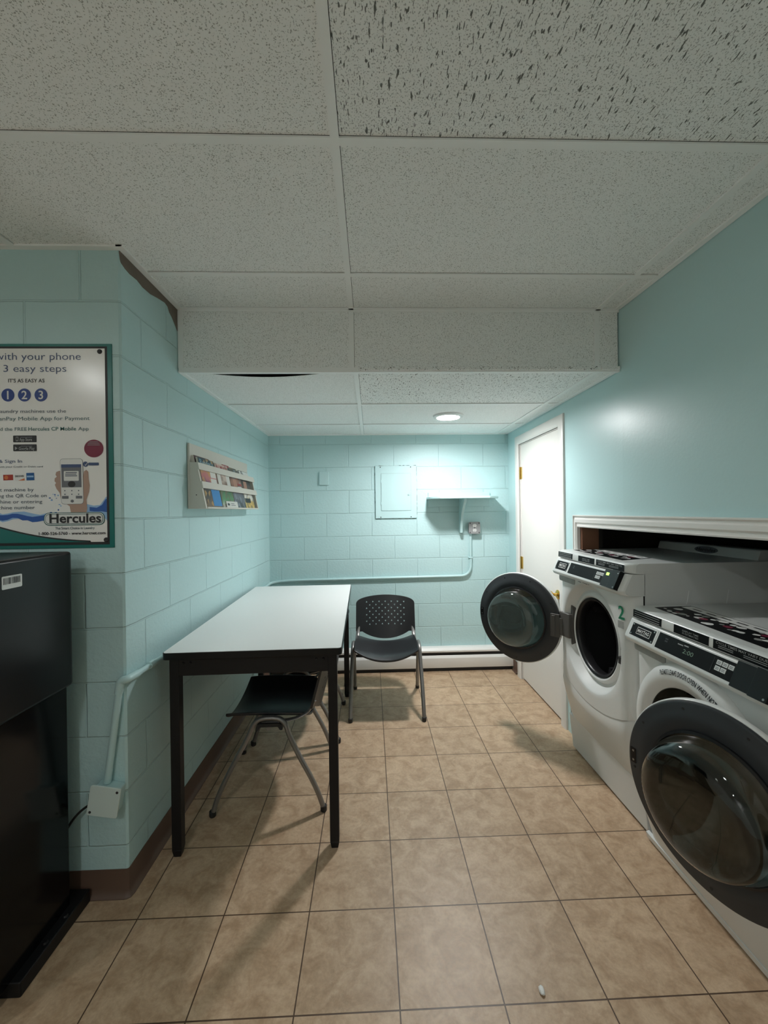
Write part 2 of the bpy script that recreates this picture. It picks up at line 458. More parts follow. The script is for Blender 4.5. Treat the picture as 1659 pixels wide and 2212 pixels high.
# soffit face panels
for x0, x1 in ((-0.985, -0.149), (-0.149, 1.085), (1.085, 1.20)):
    box('ceiling_panel', M_TILE, x0 + .0138, x1 - .006, YS + .004, YS + .018, 2.1535, 2.45, ceil)
# grid bars
g = MB(); W2 = .012; TH = .006
for x in xs_u[1:5]:
    y1 = YS if x > -0.9 else -1.734
    g.box(x - W2, x + W2, YF, y1, ZU - TH, ZU)
for y in ys_u[1:-1]:
    g.box(XL if y < -1.7 else -0.985, rx(y) + .02, y - W2, y + W2, ZU - TH + .0004, ZU)
for a, b in ((0.40, -1.3), (-1.3, -2.05), (-2.05, YF)):
    if a < 0:
        g.hexa([(rx(a) - .026, a, ZU - TH - .0006), (rx(a) - .0025, a, ZU - TH - .0006), (rx(b) - .0025, b, ZU - TH - .0006), (rx(b) - .026, b, ZU - TH - .0006)], [(rx(a) - .026, a, ZU), (rx(a) - .0025, a, ZU), (rx(b) - .0025, b, ZU), (rx(b) - .026, b, ZU)])
g.box(XL, lx(-1.734) + .022, -1.734 - .024, -1.734, ZU - TH - .0006, ZU)
g.hexa([(lx(-1.758), -1.758, ZU - TH - .0012), (lx(-1.758) + .026, -1.758, ZU - TH - .0012), (lx(YS) + .026, YS, ZU - TH - .0012), (lx(YS), YS, ZU - TH - .0012)], [(lx(-1.758), -1.758, ZU), (lx(-1.758) + .026, -1.758, ZU), (lx(YS) + .026, YS, ZU), (lx(YS), YS, ZU)])
# soffit frame
g.box(-0.992, 1.20, YS - .001, YS + .006, ZL, 2.152)
g.box(-0.992, 1.20, YS - .001, YS + .006, ZU - .014, ZU)
g.box(-0.970, 1.196, YS - .0125, YS - .001, ZU - TH, ZU)
for x in (-0.981, -0.149, 1.085):
    g.box(x - .0125, x + .0125, YS - .0005, YS + .006, 2.152, ZU - .014)
g.box(-0.992, 1.20, YS - .001, YS + .022, ZL - TH - .002, ZL)
for x in xs_l[1:3]:
    g.box(x - W2, x + W2, YS, 0.40, ZL - TH, ZL)
for y in ys_l[1:3]:
    g.box(-0.985, 1.20, y - W2, y + W2, ZL - TH + .0004, ZL)
g.box(-0.985, 1.20, 0.380, 0.40, ZL - TH - .0006, ZL)
g.hexa([(lx(YS), YS, ZL - TH - .0010), (lx(YS) + .022, YS, ZL - TH - .0010), (lx(.4) + .022, .4, ZL - TH - .0010), (lx(.4), .4, ZL - TH - .0010)], [(lx(YS), YS, ZL), (lx(YS) + .022, YS, ZL), (lx(.4) + .022, .4, ZL), (lx(.4), .4, ZL)])
g.box(1.176, 1.197, YS, 0.40, ZL - TH - .0006, ZL)
g.build('ceiling_grid', M_GRID, ceil, fix=True)

# baseboards
def cove(pts, nx, ny, name):
    """cove base extruded along pts (floor polyline) with outward normals nx,ny per point"""
    prof = [(0.0, 0.102), (0.003, 0.102), (0.004, 0.03), (0.008, 0.012), (0.018, 0.003), (0.018, 0.0), (0, 0)]
    m = MB(); k = len(prof)
    vs = []
    for (x, y), ax, ay in zip(pts, nx, ny):
        vs += [(x + ax * a, y + ay * a, z) for a, z in prof]
    fs = []
    for i in range(len(pts) - 1):
        for j in range(k - 1):
            fs.append((i * k + j, i * k + j + 1, (i + 1) * k + j + 1, (i + 1) * k + j))
    m.add(vs, fs)
    return struct(m.build(name, M_BROWNB, smooth=40))
c = lx(-1.734)
cove([(XL, -1.734), (c - .01, -1.734), (c - .004, -1.733), (c, -1.730)], [0, 0, 0.3, 0.7], [-1, -1, -.95, -.7], 'baseboard_alcove')
cove([(c, -1.730), (c, -1.725), (lx(0.3), 0.31)], [0.7, 1, 1], [-.7, 0, 0], 'baseboard_left')
cove([(1.2, 0.318), (1.2, 0.213)], [-1, -1], [0, 0], 'baseboard_right')

# door, casing, hinges, knob
d = struct(MB().box(1.209, 1.249, DY0 + .004, DY1 - .004, 0.012, DZ - .004).build('door_1', M_DOORP, bevel=.002), 'plain white door beside the machine recess')
cs = MB()
def casing(y0, y1, z0, z1):
    cs.box(1.184, 1.2, y0, y1, z0, z1)
CO = 0.206; CI = 0.128
prof = [(0, 0), (0.009, 0), (0.017, 0.012), (0.017, 0.06), (0.011, 0.072), (0, 0.074)]
# mitred casing: left leg, head, right leg swept with one profile (depth, offset from inner edge outwards)
inn = [(DY1 + .006, 0.0), (DY1 + .006, DZ + .004), (DY0 - .006, DZ + .004), (DY0 - .006, 0.0)]
sg = [(1, 0), (1, 1), (-1, 1), (-1, 0)]
vs = []; fs = []
for (y, z), (sy, sz) in zip(inn, sg):
    for dpt, of in prof:
        vs.append((1.2 - dpt, y + sy * of, z + sz * of))
k = len(prof)
for i in range(3):
    for j in range(k):
        fs.append((i * k + j, i * k + (j + 1) % k, (i + 1) * k + (j + 1) % k, (i + 1) * k + j))
cs.add(vs, fs)
cs.build('door_casing', M_WHITE, d, smooth=30)
jb = MB()
jb.box(1.2, 1.30, DY1 - .003, DY1 + .008, 0, DZ + .01).box(1.2, 1.30, DY0 - .008, DY0 + .003, 0, DZ + .01).box(1.2, 1.30, DY0, DY1, DZ - .003, DZ + .01)
jb.box(1.249, 1.30, DY0, DY1, 0, DZ)
jb.build('door_jamb', M_WHITE, d)
for z in (1.745, 0.99, 0.22):
    h = MB().box(1.2035, 1.2095, DY1 - .030, DY1 + .002, z - .05, z + .05)
    h.tube([(1.2015, DY1 + .001, z - .052), (1.2015, DY1 + .001, z + .052)], .0055, 10)
    h.tube([(1.2015, DY1 + .001, z - .060), (1.2015, DY1 + .001, z - .052)], .0035, 8)
    h.build('hinge', M_BRASS, d, smooth=40)['label'] = 'brass hinge'
kb = MB().lathe([(0, 0), (.032, 0), (.032, .004), (.026, .009), (.012, .012), (.010, .03), (.013, .036), (.024, .044), (.028, .055), (.025, .066), (.014, .073), (0, .074)], (1.209, -0.552, 0.853), (-1, 0, 0), 32)
kb.build('door_knob', M_BRASS, d, smooth=50)['label'] = 'brass door knob'

# white moulding round the machine recess
pr = [(0, 0), (.020, 0), (.022, .006), (.016, .010), (.016, .022), (.024, .028), (.024, .046), (.018, .052), (.018, .060), (.026, .066), (.026, .071), (0, .072)]
vs = []; fs = []; kk = len(pr)
path = [(NY - .005, 0.0, 1, 0), (NY - .005, 1.329, 1, 1), (-1.3, 1.329, 0, 1), (-2.05, 1.329, 0, 1), (NE, 1.329, 0, 1)]
for y, z, sy, sz in path:
    for dp, of in pr:
        sc = 0.6 if (sz == 0) else 1.0
        yy = y + sy * of * 0.6
        vs.append((rx(y) - dp, yy, z + sz * of))
for i in range(len(path) - 1):
    for j in range(kk):
        fs.append((i * kk + j, i * kk + (j + 1) % kk, (i + 1) * kk + (j + 1) % kk, (i + 1) * kk + j))
struct(MB().add(vs, fs).build('trim_1', M_WHITE, smooth=30), 'white moulding framing the machine recess')

# ------------------------------------------------------------------ recessed lamps
def lamp(x, y, z, label, lens, group):
    t = thing('recessed_light', label, 'light', (x, y, z), 0, group)
    MB().lathe([(.083, .004), (.083, -.013), (.092, -.014), (.108, -.007), (.112, .004)], (0, 0, 0), (0, 0, 1), 40, True).build('trim_ring', M_APPL2, t, smooth=40)
    MB().lathe([(0, 0.0015), (.083, 0.0015), (.083, .006), (0, .006)], (0, 0, -.003), (0, 0, 1), 40).build('lens', lens, t)
lamp(0.512, -0.325, ZL - .005, 'round lit ceiling lamp over the far end of the room', M_LAMP1, 'recessed ceiling lamps')
lamp(-2.05, -3.2, ZU - .005, 'round ceiling lamp behind the camera on the left', M_LAMP2, 'recessed ceiling lamps')
lamp(0.45, -3.0, ZU - .005, 'round ceiling lamp behind the camera in front of the machines', M_LAMP4, 'recessed ceiling lamps')
lamp(-0.80, -4.45, ZU - .005, 'round fill lamp added on the ceiling, unseen far behind the camera', M_LAMPFILL, 'recessed ceiling lamps')  # added out of view to brighten ceiling and soffit by bounce

# ------------------------------------------------------------------ folding table
tb = thing('folding_table', 'white laminate topped work table with black apron and legs along left wall', 'table', (-0.582, -0.835, 0), 0.021)
TL, TW, TZ = 1.50, 0.742, 0.865
rp = rrect(-TW / 2, TW / 2, -TL / 2, TL / 2, .018, 4)
o = MB().prism(rp, lambda a, b, c: (a, b, c), TZ - .030, TZ - .0015).build('table_edge', M_SATINB, tb, bevel=.0015); o['label'] = 'black table edge band'
rp2 = rrect(-TW / 2 + .003, TW / 2 - .003, -TL / 2 + .003, TL / 2 - .003, .016, 4)
MB().prism(rp2, lambda a, b, c: (a, b, c), TZ - .004, TZ).build('table_top', M_LAM, tb)
ap = MB()
ax_, ay_ = TW / 2 - .024, TL / 2 - .020
ap.box(-ax_, ax_, -ay_, -ay_ + .02, TZ - .104, TZ - .030).box(-ax_, ax_, ay_ - .02, ay_, TZ - .104, TZ - .030)
ap.box(-ax_, -ax_ + .02, -ay_, ay_, TZ - .104, TZ - .030).box(ax_ - .02, ax_, -ay_, ay_, TZ - .104, TZ - .030)
ap.build('apron', M_BLACK, tb, bevel=.001)
for sx in (-1, 1):
    for sy in (-1, 1):
        x = sx * (ax_ - .018); y = sy * (ay_ - .018)
        q = .0195; qb = .014
        lg = MB().hexa([(x - q, y - q, .03), (x + q, y - q, .03), (x + q, y + q, .03), (x - q, y + q, .03)], [(x - q, y - q, TZ - .031), (x + q, y - q, TZ - .031), (x + q, y + q, TZ - .031), (x - q, y + q, TZ - .031)])
        lg.hexa([(x - qb, y - qb, 0), (x + qb, y - qb, 0), (x + qb, y + qb, 0), (x - qb, y + qb, 0)], [(x - q, y - q, .03), (x + q, y - q, .03), (x + q, y + q, .03), (x - q, y + q, .03)])
        lg.build('leg', M_BLACK, tb, bevel=.0015)
for bx_ in (-ax_ + .055, -ax_ + .085, ax_ - .085, ax_ - .055):
    MB().lathe([(0, .0045), (.003, .004), (.0055, 0), (.0055, -.002)], (bx_, -ay_, TZ - .05), (0, -1, 0), 12).build('bolt', M_BLACK, tb, smooth=40)

# ------------------------------------------------------------------ chairs
def back_mesh():
    """moulded back panel: outline, 52 small triangular holes, curved in plan, with real thickness"""
    from mathutils.geometry import delaunay_2d_cdt
    W = .236; out = []
    out += [(-W, .488), (-W, .52), (-W, .55), (-W, .585), (-W, .62), (-W, .65), (-W, .68)]
    out += [q[:2] for q in bez((-W, .695, 0), (-W + .002, .722, 0), (-.19, .733, 0), (-.15, .740, 0), 7)]
    out += [q[:2] for q in bez((-.15, .740, 0), (-.06, .755, 0), (.06, .755, 0), (.15, .740, 0), 10)][1:]
    out += [q[:2] for q in bez((.15, .740, 0), (.19, .733, 0), (W - .002, .722, 0), (W, .695, 0), 7)][1:]
    out += [(W, .68), (W, .65), (W, .62), (W, .585), (W, .55), (W, .52), (W, .488), (W - .005, .482), (W - .03, .481)]
    out += [q[:2] for q in bez((W - .05, .480, 0), (.12, .432, 0), (.05, .420, 0), (0, .420, 0), 8)]
    out += [q[:2] for q in bez((0, .420, 0), (-.05, .420, 0), (-.12, .432, 0), (-W + .05, .480, 0), 8)][1:]
    out += [(-W + .03, .481), (-W + .005, .482)]
    P = [Vector(q) for q in out]; E = [(i, (i + 1) % len(out)) for i in range(len(out))]
    rr = random.Random(3); holes = []
    for r in range(8):
        n_ = 7 if r % 2 == 0 else 6
        for c_ in range(n_):
            x = (c_ - (n_ - 1) / 2) * .0505; z = .700 - r * .0245
            a = rr.choice([0, 1, 2, 3]) * PI / 2 + .2
            tri = [Vector((x + .0082 * math.cos(a + k * 2 * PI / 3), z + .0082 * math.sin(a + k * 2 * PI / 3))) for k in range(3)]
            o = len(P); P += tri; E += [(o, o + 1), (o + 1, o + 2), (o + 2, o)]; holes.append((x, z))
    def inside(p):
        c = False; n = len(out)
        for i in range(n):
            (x1, y1), (x2, y2) = out[i], out[(i + 1) % n]
            if (y1 > p[1]) != (y2 > p[1]) and p[0] < (x2 - x1) * (p[1] - y1) / (y2 - y1) + x1: c = not c
        return c
    for i in range(-13, 14):
        for j in range(20):
            q = (i * .017, .43 + j * .0165)
            if inside(q) and inside((q[0] * 1.03, q[1] - .008)) and all((q[0] - h[0])**2 + (q[1] - h[1])**2 > .0115**2 for h in holes): P.append(Vector(q))
    V, _, F, _, _, _ = delaunay_2d_cdt(P, E, [], 0, 1e-6)
    keep = []
    for f in F:
        c = sum((V[i] for i in f), Vector((0, 0))) / len(f)
        if inside(c) and not any((c.x - h[0])**2 + (c.y - h[1])**2 < .0035**2 for h in holes): keep.append(list(f))
    n = len(V)
    def pos(v, t): return (v.x, .188 + (v.y - .42) * .27 + .042 * (1 - (v.x / .236)**2) + t, v.y)
    cnt = {}
    for f in keep:
        for i in range(3):
            e = (f[i], f[(i + 1) % 3]); cnt[tuple(sorted(e))] = cnt.get(tuple(sorted(e)), []) + [e]
    fs = [f for f in keep] + [[i + n for i in f[::-1]] for f in keep]
    for k, l in cnt.items():
        if len(l) == 1: a, b = l[0]; fs.append([b, a, a + n, b + n])
    me = bpy.data.meshes.new('backrest')
    me.from_pydata([pos(v, -.006) for v in V] + [pos(v, .006) for v in V], [], fs)
    bb = bmesh.new(); bb.from_mesh(me)
    bmesh.ops.delete(bb, geom=[v for v in bb.verts if not v.link_faces], context='VERTS')
    bmesh.ops.recalc_face_normals(bb, faces=bb.faces); bb.to_mesh(me); bb.free()
    me.materials.append(M_PLAST)
    me.polygons.foreach_set('use_smooth', [True] * len(me.polygons)); me.set_sharp_from_angle(angle=math.radians(40))
    return me
def seat_mb():
    nx, ny = 16, 16; m = MB()
    def Zs(u, v):     # u -1..1 across, v 0 front ..1 rear
        side = abs(u)**2.2 * .052
        z = .412 + side + .012 * (1 - v) - .018 * max(0, 1 - v / .16)**2 * (1.2 - abs(u)**2) + .004 * math.sin(PI * v)
        return z
    def P(u, v, dz):
        w_ = .224 + .006 * math.sin(PI * v)
        e = 1 - .10 * max(0, (abs(u) - .8) / .2)**2
        y = -.205 + .405 * v
        y = y * (e if v > .5 else 1) - (.016 * (1 - u * u) if v < .5 else 0) * (1 - 2 * v)
        return (u * w_, y, Zs(u, v) + dz)
    vs = []
    for dz in (0, -.014):
        for j in range(ny + 1):
            for i in range(nx + 1):
                vs.append(P(-1 + 2 * i / nx, j / ny, dz))
    K = (nx + 1) * (ny + 1); fs = []
    I = lambda i, j, b: b * K + j * (nx + 1) + i
    for j in range(ny):
        for i in range(nx):
            fs.append((I(i, j, 0), I(i + 1, j, 0), I(i + 1, j + 1, 0), I(i, j + 1, 0)))
            fs.append((I(i, j, 1), I(i, j + 1, 1), I(i + 1, j + 1, 1), I(i + 1, j, 1)))
    for i in range(nx):
        fs.append((I(i, 0, 0), I(i, 0, 1), I(i + 1, 0, 1), I(i + 1, 0, 0)))
        fs.append((I(i, ny, 0), I(i + 1, ny, 0), I(i + 1, ny, 1), I(i, ny, 1)))
    for j in range(ny):
        fs.append((I(0, j, 0), I(0, j + 1, 0), I(0, j + 1, 1), I(0, j, 1)))
        fs.append((I(nx, j, 0), I(nx, j, 1), I(nx, j + 1, 1), I(nx, j + 1, 0)))
    m.add(vs, fs)
    return m
def make_chair(label, group):
    t = thing('stacking_chair', label, 'chair', (0, 0, 0), 0, group)
    seat_mb().build('seat', M_PLAST, t, bevel=.004, seg=2)
    bo = bpy.data.objects.new('backrest', back_mesh()); COL.objects.link(bo); bo.parent = t
    for s in (-1, 1):
        x0 = s * .252; xt = s * .244
        f = [(x0, -.262, .012), (x0, -.240, .080), (s * .251, -.205, .160), (s * .249, -.150, .265), (s * .246, -.095, .365), (s * .245, -.070, .420), (xt, -.044, .446), (xt, -.010, .454)]
        r = [(x0, .262, .012), (x0, .240, .080), (s * .251, .205, .160), (s * .249, .150, .265), (s * .246, .103, .365), (s * .245, .084, .420), (xt, .058, .446), (xt, .025, .454)]
        for pts in (f, r):
            P = [Vector(p) for p in pts]
            fine = []
            for i in range(len(P) - 1):
                a = P[max(i - 1, 0)]; b = P[i]; c_ = P[i + 1]; d_ = P[min(i + 2, len(P) - 1)]
                for k in range(4):
                    u = k / 4
                    fine.append(.5 * ((2 * b) + (c_ - a) * u + (2 * a - 5 * b + 4 * c_ - d_) * u * u + (3 * b - a - 3 * c_ + d_) * u**3))
            fine.append(P[-1])
            lg = MB().tube(fine, .0138, 12, 0.85, (1, 0, 0)).build('leg', M_FRAME, t, smooth=50)
            fy = pts[0][1]
            MB().lathe([(0, 0), (.013, 0), (.0155, .004), (.0155, .026), (.0135, .028), (0, .028)], (x0, fy, 0), (0, 0, 1), 16).build('rubber_foot', M_RUBB, lg, smooth=40)
        MB().tube([(xt, -.012, .454), (xt, .027, .454)], .0138, 12, .85, (1, 0, 0)).build('top_rail', M_FRAME, t, smooth=50)
        cn = MB().prism(round_poly([(-.058, .398), (-.044, .398), (-.036, .414), (.050, .414), (.058, .398), (.072, .398), (.066, .424), (.050, .430), (-.036, .430), (-.052, .424)], .006, 3), lambda a, b, c_: (c_, a, b), xt - .010, xt + .010)
        cn.build('connector', M_RUBB, t, smooth=40)
        br = [(s * .226, -.03, .428), (s * .226, .09, .430), (s * .224, .140, .440), (s * .222, .186, .462), (s * .220, .208, .490), (s * .218, .224, .520)]
        MB().tube(round_path(br, .05, 4), .0145, 12, 0.45, (1, 0, 0)).build('back_upright', M_FRAME, t, smooth=50)
    MB().tube([(-.232, .0, .398), (-.12, .0, .393), (.12, .0, .393), (.232, .0, .398)], .011, 10).build('crossbar', M_FRAME, t, smooth=50)
    return t
def copy_thing(src, loc, rz, label):
    def cp(o, par):
        c_ = o.copy(); COL.objects.link(c_); c_.parent = par
        for ch in list(o.children): cp(ch, c_)
        return c_
    r = cp(src, None); r.location = loc; r.rotation_euler = (0, 0, rz); r['label'] = label
    return r
GC = 'black plastic chairs with grey frames'
ch = make_chair('black chair facing the camera by the back wall heater, triangle holes in its back', GC)
ch.location = (0.036, -0.258, 0); ch.rotation_euler = (0, 0, -0.024)
copy_thing(ch, (-0.578, -1.085, 0), -PI / 2 + .02, 'black chair tucked under near half of the white table, seat in full view')
copy_thing(ch, (-0.548, -0.502, 0), -PI / 2, 'black chair tucked under far half of the white table, mostly hidden behind another')

# ------------------------------------------------------------------ heater along the back wall
hx0, hx1 = -0.965, 1.196
ht = thing('baseboard_heater', 'long low white baseboard heater along the foot of the back wall', 'heater', ((hx0 + hx1) / 2, .36, 0))
hl = (hx1 - hx0) / 2
def hp(poly, name, ma, a0=-hl, a1=hl, bev=.0015):
    return MB().prism(poly, lambda a, b, c: (c, a, b), a0, a1).build(name, ma, ht, bevel=bev)
hp([(.040, 0.012), (.040, .205), (.030, .205), (.030, .012)], 'back_plate', M_WHITE)
hp(round_poly([(.038, .188), (.038, .206), (-.018, .206), (-.040, .186), (-.040, .170), (-.036, .170), (-.036, .184), (-.016, .200), (.030, .200)], .002, 2), 'top_hood', M_WHITE)
hp([(.0, .150), (.0, .165), (.028, .165), (.028, .150)], 'louver', M_DKPL)
hp(round_poly([(-.044, .034), (-.044, .120), (-.030, .142), (-.026, .142), (-.036, .118), (-.036, .034)], .002, 2), 'front_cover', M_WHITE)
hp([(-.020, .0), (-.020, .16), (.030, .16), (.030, .0)], 'heating_element', M_CHAR, -hl + .01, hl - .01, 0)
for s in (-1, 1):
    hp([(-.040, .03), (-.040, .188), (-.018, .205), (.038, .205), (.038, .03)], 'end_cap', M_WHITE, s * hl - (.004 if s > 0 else 0), s * hl + (.004 if s < 0 else 0))

# ------------------------------------------------------------------ back wall fittings
ep = thing('electrical_panel', 'teal painted electrical panel cover on the back wall', 'electrical panel', (0.166, .40, 1.611))
MB().box(-.188, .188, -.012, 0, -.238, .238).build('panel_frame', M_TEALP, ep, bevel=.003)
pd = MB().box(-.134, .134, -.016, -.011, -.168, .168).build('panel_door', M_TEALP, ep, bevel=.002)
MB().prism(round_poly([(-.012, -.016), (.004, -.018), (.018, .014), (.006, .018)], .005, 3), lambda a, b, c: (a + .118, c, b - .01), -.026, -.015).build('latch', M_TEALP, pd, bevel=.001)
for z in (-.10, .10):
    MB().tube([(-.136, -.016, z - .012), (-.136, -.016, z + .012)], .003, 8).build('hinge', M_TEALP, pd, smooth=40)
for x, z in ((-.14, .226), (.135, .226), (-.14, -.226), (.135, -.226)):
    MB().lathe([(0, .002), (.004, .0015), (.005, 0)], (x, -.012, z), (0, -1, 0), 10).build('screw', M_DKPL, ep, smooth=40)
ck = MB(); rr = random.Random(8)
def gap_strip(p0, p1, w, n=26):
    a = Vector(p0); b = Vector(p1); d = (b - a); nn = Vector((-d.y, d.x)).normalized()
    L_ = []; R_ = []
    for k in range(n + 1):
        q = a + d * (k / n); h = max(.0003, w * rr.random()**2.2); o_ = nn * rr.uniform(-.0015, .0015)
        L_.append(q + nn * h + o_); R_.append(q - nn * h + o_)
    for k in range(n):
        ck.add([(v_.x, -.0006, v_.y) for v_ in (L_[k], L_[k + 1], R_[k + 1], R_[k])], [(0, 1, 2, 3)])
gap_strip((-.188, .2405), (.186, .2405), .0042); gap_strip((-.1905, -.236), (-.1905, .238), .0030); gap_strip((-.186, -.2405), (.184, -.2405), .0034); gap_strip((.1905, -.23), (.1905, .23), .0022)
ck.build('gap_shade', mat('painted_gap_shade', srgb(70, 84, 84), 0.8), ep)  # jagged strips: shade of the cracked gap round the panel, painted dark
dl = MB()
for (x0, z0, x1, z1) in ((-.134, .168, .134, .1692), (-.1355, -.168, -.134, .168), (-.134, -.1692, .134, -.168), (.134, -.168, .1352, .168)):
    dl.add([(x0, -.0126, z0), (x1, -.0126, z0), (x1, -.0126, z1), (x0, -.0126, z1)], [(0, 1, 2, 3)])
dl.build('door_gap', mat('dark_door_gap', srgb(84, 104, 104), 0.8), ep)
cp_ = tag(MB().box(-.482 - .044, -.482 + .044, .386, .40, 1.681, 1.804).build('cover_plate', M_TEALP, bevel=.004), 'small blank teal cover plate on the left of the back wall', 'cover plate')

sh = thing('wall_shelf', 'small teal shelf with a single curved bracket on the back wall', 'shelf', (0.75, .40, 1.54))
pl_ = [(-.305, 0), (-.305, -.155), (-.225, -.255), (.205, -.255), (.308, -.150), (.308, 0)]
MB().prism([(a, b) for a, b in pl_], lambda a, b, c: (a, b, c), 0.0, .019).build('shelf_board', M_TEALP, sh, bevel=.002)
MB().box(-.292, .270, -.02, 0, .019, .062).build('back_rail', M_TEALP, sh, bevel=.002)
MB().box(-.292, .270, -.02, 0, -.068, 0).build('lower_rail', M_TEALP, sh, bevel=.002)
bp = [(0, -.305), (0, 0), (-.225, 0), (-.225, -.018)] + [q[:2] for q in bez((-.215, -.03, 0), (-.150, -.075, 0), (-.075, -.14, 0), (-.052, -.305, 0), 10)]
MB().prism(bp, lambda a, b, c: (c, a, b), -.012, .010).build('bracket', M_TEALP, sh, bevel=.0015)

ob_ = thing('outlet_box', 'square grey metal outlet box with two white sockets under the shelf', 'outlet', (0.871, .40, 1.278))
MB().prism(rrect(-.049, .049, -.051, .051, .014, 4), lambda a, b, c: (a, c, b), -.042, 0).build('box_body', M_STEEL, ob_, bevel=.002)
MB().prism(rrect(-.052, .052, -.054, .054, .014, 4), lambda a, b, c: (a, c, b), -.046, -.041).build('cover', M_STEEL, ob_, bevel=.0015)
for z in (.021, -.021):
    s_ = MB().prism([(.0165 * math.cos(k * PI / 10), max(-.0135, min(.0135, .0165 * math.sin(k * PI / 10)))) for k in range(20)], lambda a, b, c: (a, c, b + z), -.049, -.045).build('socket', M_APPL2, ob_)
    for x in (-.006, .006):
        box('slot', M_CHAR, x - .0012, x + .0012, -.0495, -.0488, z - .001, z + .008, s_)
    MB().lathe([(0, .0005), (.0026, .0005), (.0026, 0)], (0, -.049, z - .008), (0, -1, 0), 10).build('slot', M_CHAR, s_)
for x, z in ((-.04, .042), (.04, .042), (-.04, -.042), (.04, -.042), (0, 0)):
    MB().lathe([(0, .0025), (.004, .002), (.0055, 0)], (x, -.046, z), (0, -1, 0), 12).build('screw', M_DKPL, ob_, smooth=40)

# painted conduit: junction box -> corner -> left wall -> back wall -> outlet box
cz = .822; wl = lambda y: lx(y) + .016
cd = thing('conduit', 'teal painted conduit pipe running along the left and back walls to the outlet', 'conduit', (0, 0, 0))
p1 = round_path([(-1.060, -1.752, .442), (-1.012, -1.752, .790)], .02)
p2 = round_path([(lx(-1.72) + .019, -1.752, cz), (wl(-1.5) + .002, -1.50, cz), (wl(-1.2), -1.2, .812), (wl(-.5) , -.5, .812), (wl(.3), .384, .812)], .05)
run = round_path([(wl(-1.5) + .002, -1.70, cz), (wl(-1.3), -1.35, .814), (wl(0), 0.0, .812), (wl(.3) + .002, .381, .814), (-.80, .384, .828), (.839, .384, .842), (.839, .384, 1.228)], .10, 8)
MB().tube(p1, .0125, 12).build('riser', M_TEALP, cd, smooth=50)
elb = round_path([(-1.014, -1.753, .775), (-1.004, -1.754, .822), (lx(-1.7) + .016, -1.752, .824), (wl(-1.5) + .002, -1.69, cz)], .03, 5)
MB().tube(elb, .0150, 12).build('elbow', M_TEALP, cd, smooth=50)
MB().tube(run, .0115, 12).build('pipe', M_TEALP, cd, smooth=50)
for px_ in (-.40, -.31):
    MB().tube([(px_ - .012, .384, .8305), (px_ + .012, .384, .831)], .0145, 12).build('coupling', M_TEALP, cd, smooth=40)
MB().tube([(wl(-1.5) + .002, -1.61, .8212), (wl(-1.5), -1.57, .8203)], .0145, 12).build('coupling', M_TEALP, cd, smooth=40)
MB().box(.818, .860, .392, .400, 1.000, 1.014).box(.826, .852, .3705, .395, 1.001, 1.013).build('strap', M_TEALP, cd, bevel=.001)

jb_ = thing('junction_box', 'pale square junction box with tilted cover low on the poster wall', 'electrical box', (-1.054, -1.734, .392))
jb_.rotation_euler = (0, math.radians(9.5), 0)
MB().prism(rrect(-.046, .046, -.046, .046, .008, 3), lambda a, b, c: (a, c, b), -.046, -.001).build('box_body', M_TEALP, jb_, bevel=.002)
o = MB().prism(rrect(-.055, .055, -.055, .055, .009, 4), lambda a, b, c: (a, c, b), -.052, -.046).build('cover', M_PALE, jb_, bevel=.0012); o['label'] = 'pale cover plate'
for x, z in ((.043, .040), (-.043, -.043)):
    MB().lathe([(0, .002), (.004, .0015), (.005, 0)], (x, -.052, z), (0, -1, 0), 10).build('screw', M_CHAR, jb_, smooth=40)
ca = bez((-1.103, -1.760, .372), (-1.14, -1.765, .365), (-1.18, -1.768, .325), (-1.205, -1.769, .27), 12) + bez((-1.205, -1.769, .27), (-1.28, -1.774, .13), (-1.31, -1.776, .08), (-1.35, -1.778, .052), 8)[1:]
tag(MB().tube(ca, .0045, 8).build('power_cord', M_RUBB, smooth=50), 'black power cord running from junction box behind the black kiosk', 'cord')

# ------------------------------------------------------------------ black payment kiosk
ki = thing('payment_kiosk', 'tall glossy black kiosk cabinet on a floor plate below the poster', 'kiosk', (-1.39, -1.97, 0))
o = MB().prism(rrect(-.262, .262, -.30, .155, .02, 4), lambda a, b, c: (a, b, c), .84, 1.312).build('upper_cabinet', M_SATINB, ki, bevel=.010, seg=3)
MB().box(-.235, .228, -.20, .165, .040, .842).build('pedestal', M_GLOSSB, ki, bevel=.006)
MB().prism(rrect(-.262, .260, -.085, .222, .006, 3), lambda a, b, c: (a, b, c), 0, .046).build('base_plate', M_BLACK, ki, bevel=.003)
for yy in (.12, -.10):
    MB().lathe([(0, .006), (.006, .005), (.009, 0)], (.244, yy * .4 + .07, .046), (0, 0, 1), 12).build('bolt', M_BLACK, ki, smooth=40)
# barcode label, on the cabinet's right side (local x = .262)
stk = MB().prism(rrect(-.128, -.060, -.019, .019, .004, 3), lambda a, b, c: (c, a, b + 1.246), .262, .2628).build('barcode_label', M_APPL2, ki); stk['label'] = 'white barcode label'
bb_ = MB(); yy = -.124; rr = random.Random(5)
while yy < -.068:
    wv = rr.choice([.0008, .0014, .0022, .003]); bb_.add([(.2630, yy, 1.241), (.2630, min(yy + wv, -.066), 1.241), (.2630, min(yy + wv, -.066), 1.260), (.2630, yy, 1.260)], [(0, 1, 2, 3)]); yy += wv + rr.choice([.0008, .0014, .002])
bb_.build('barcode', M_CHAR, stk, fix=False)

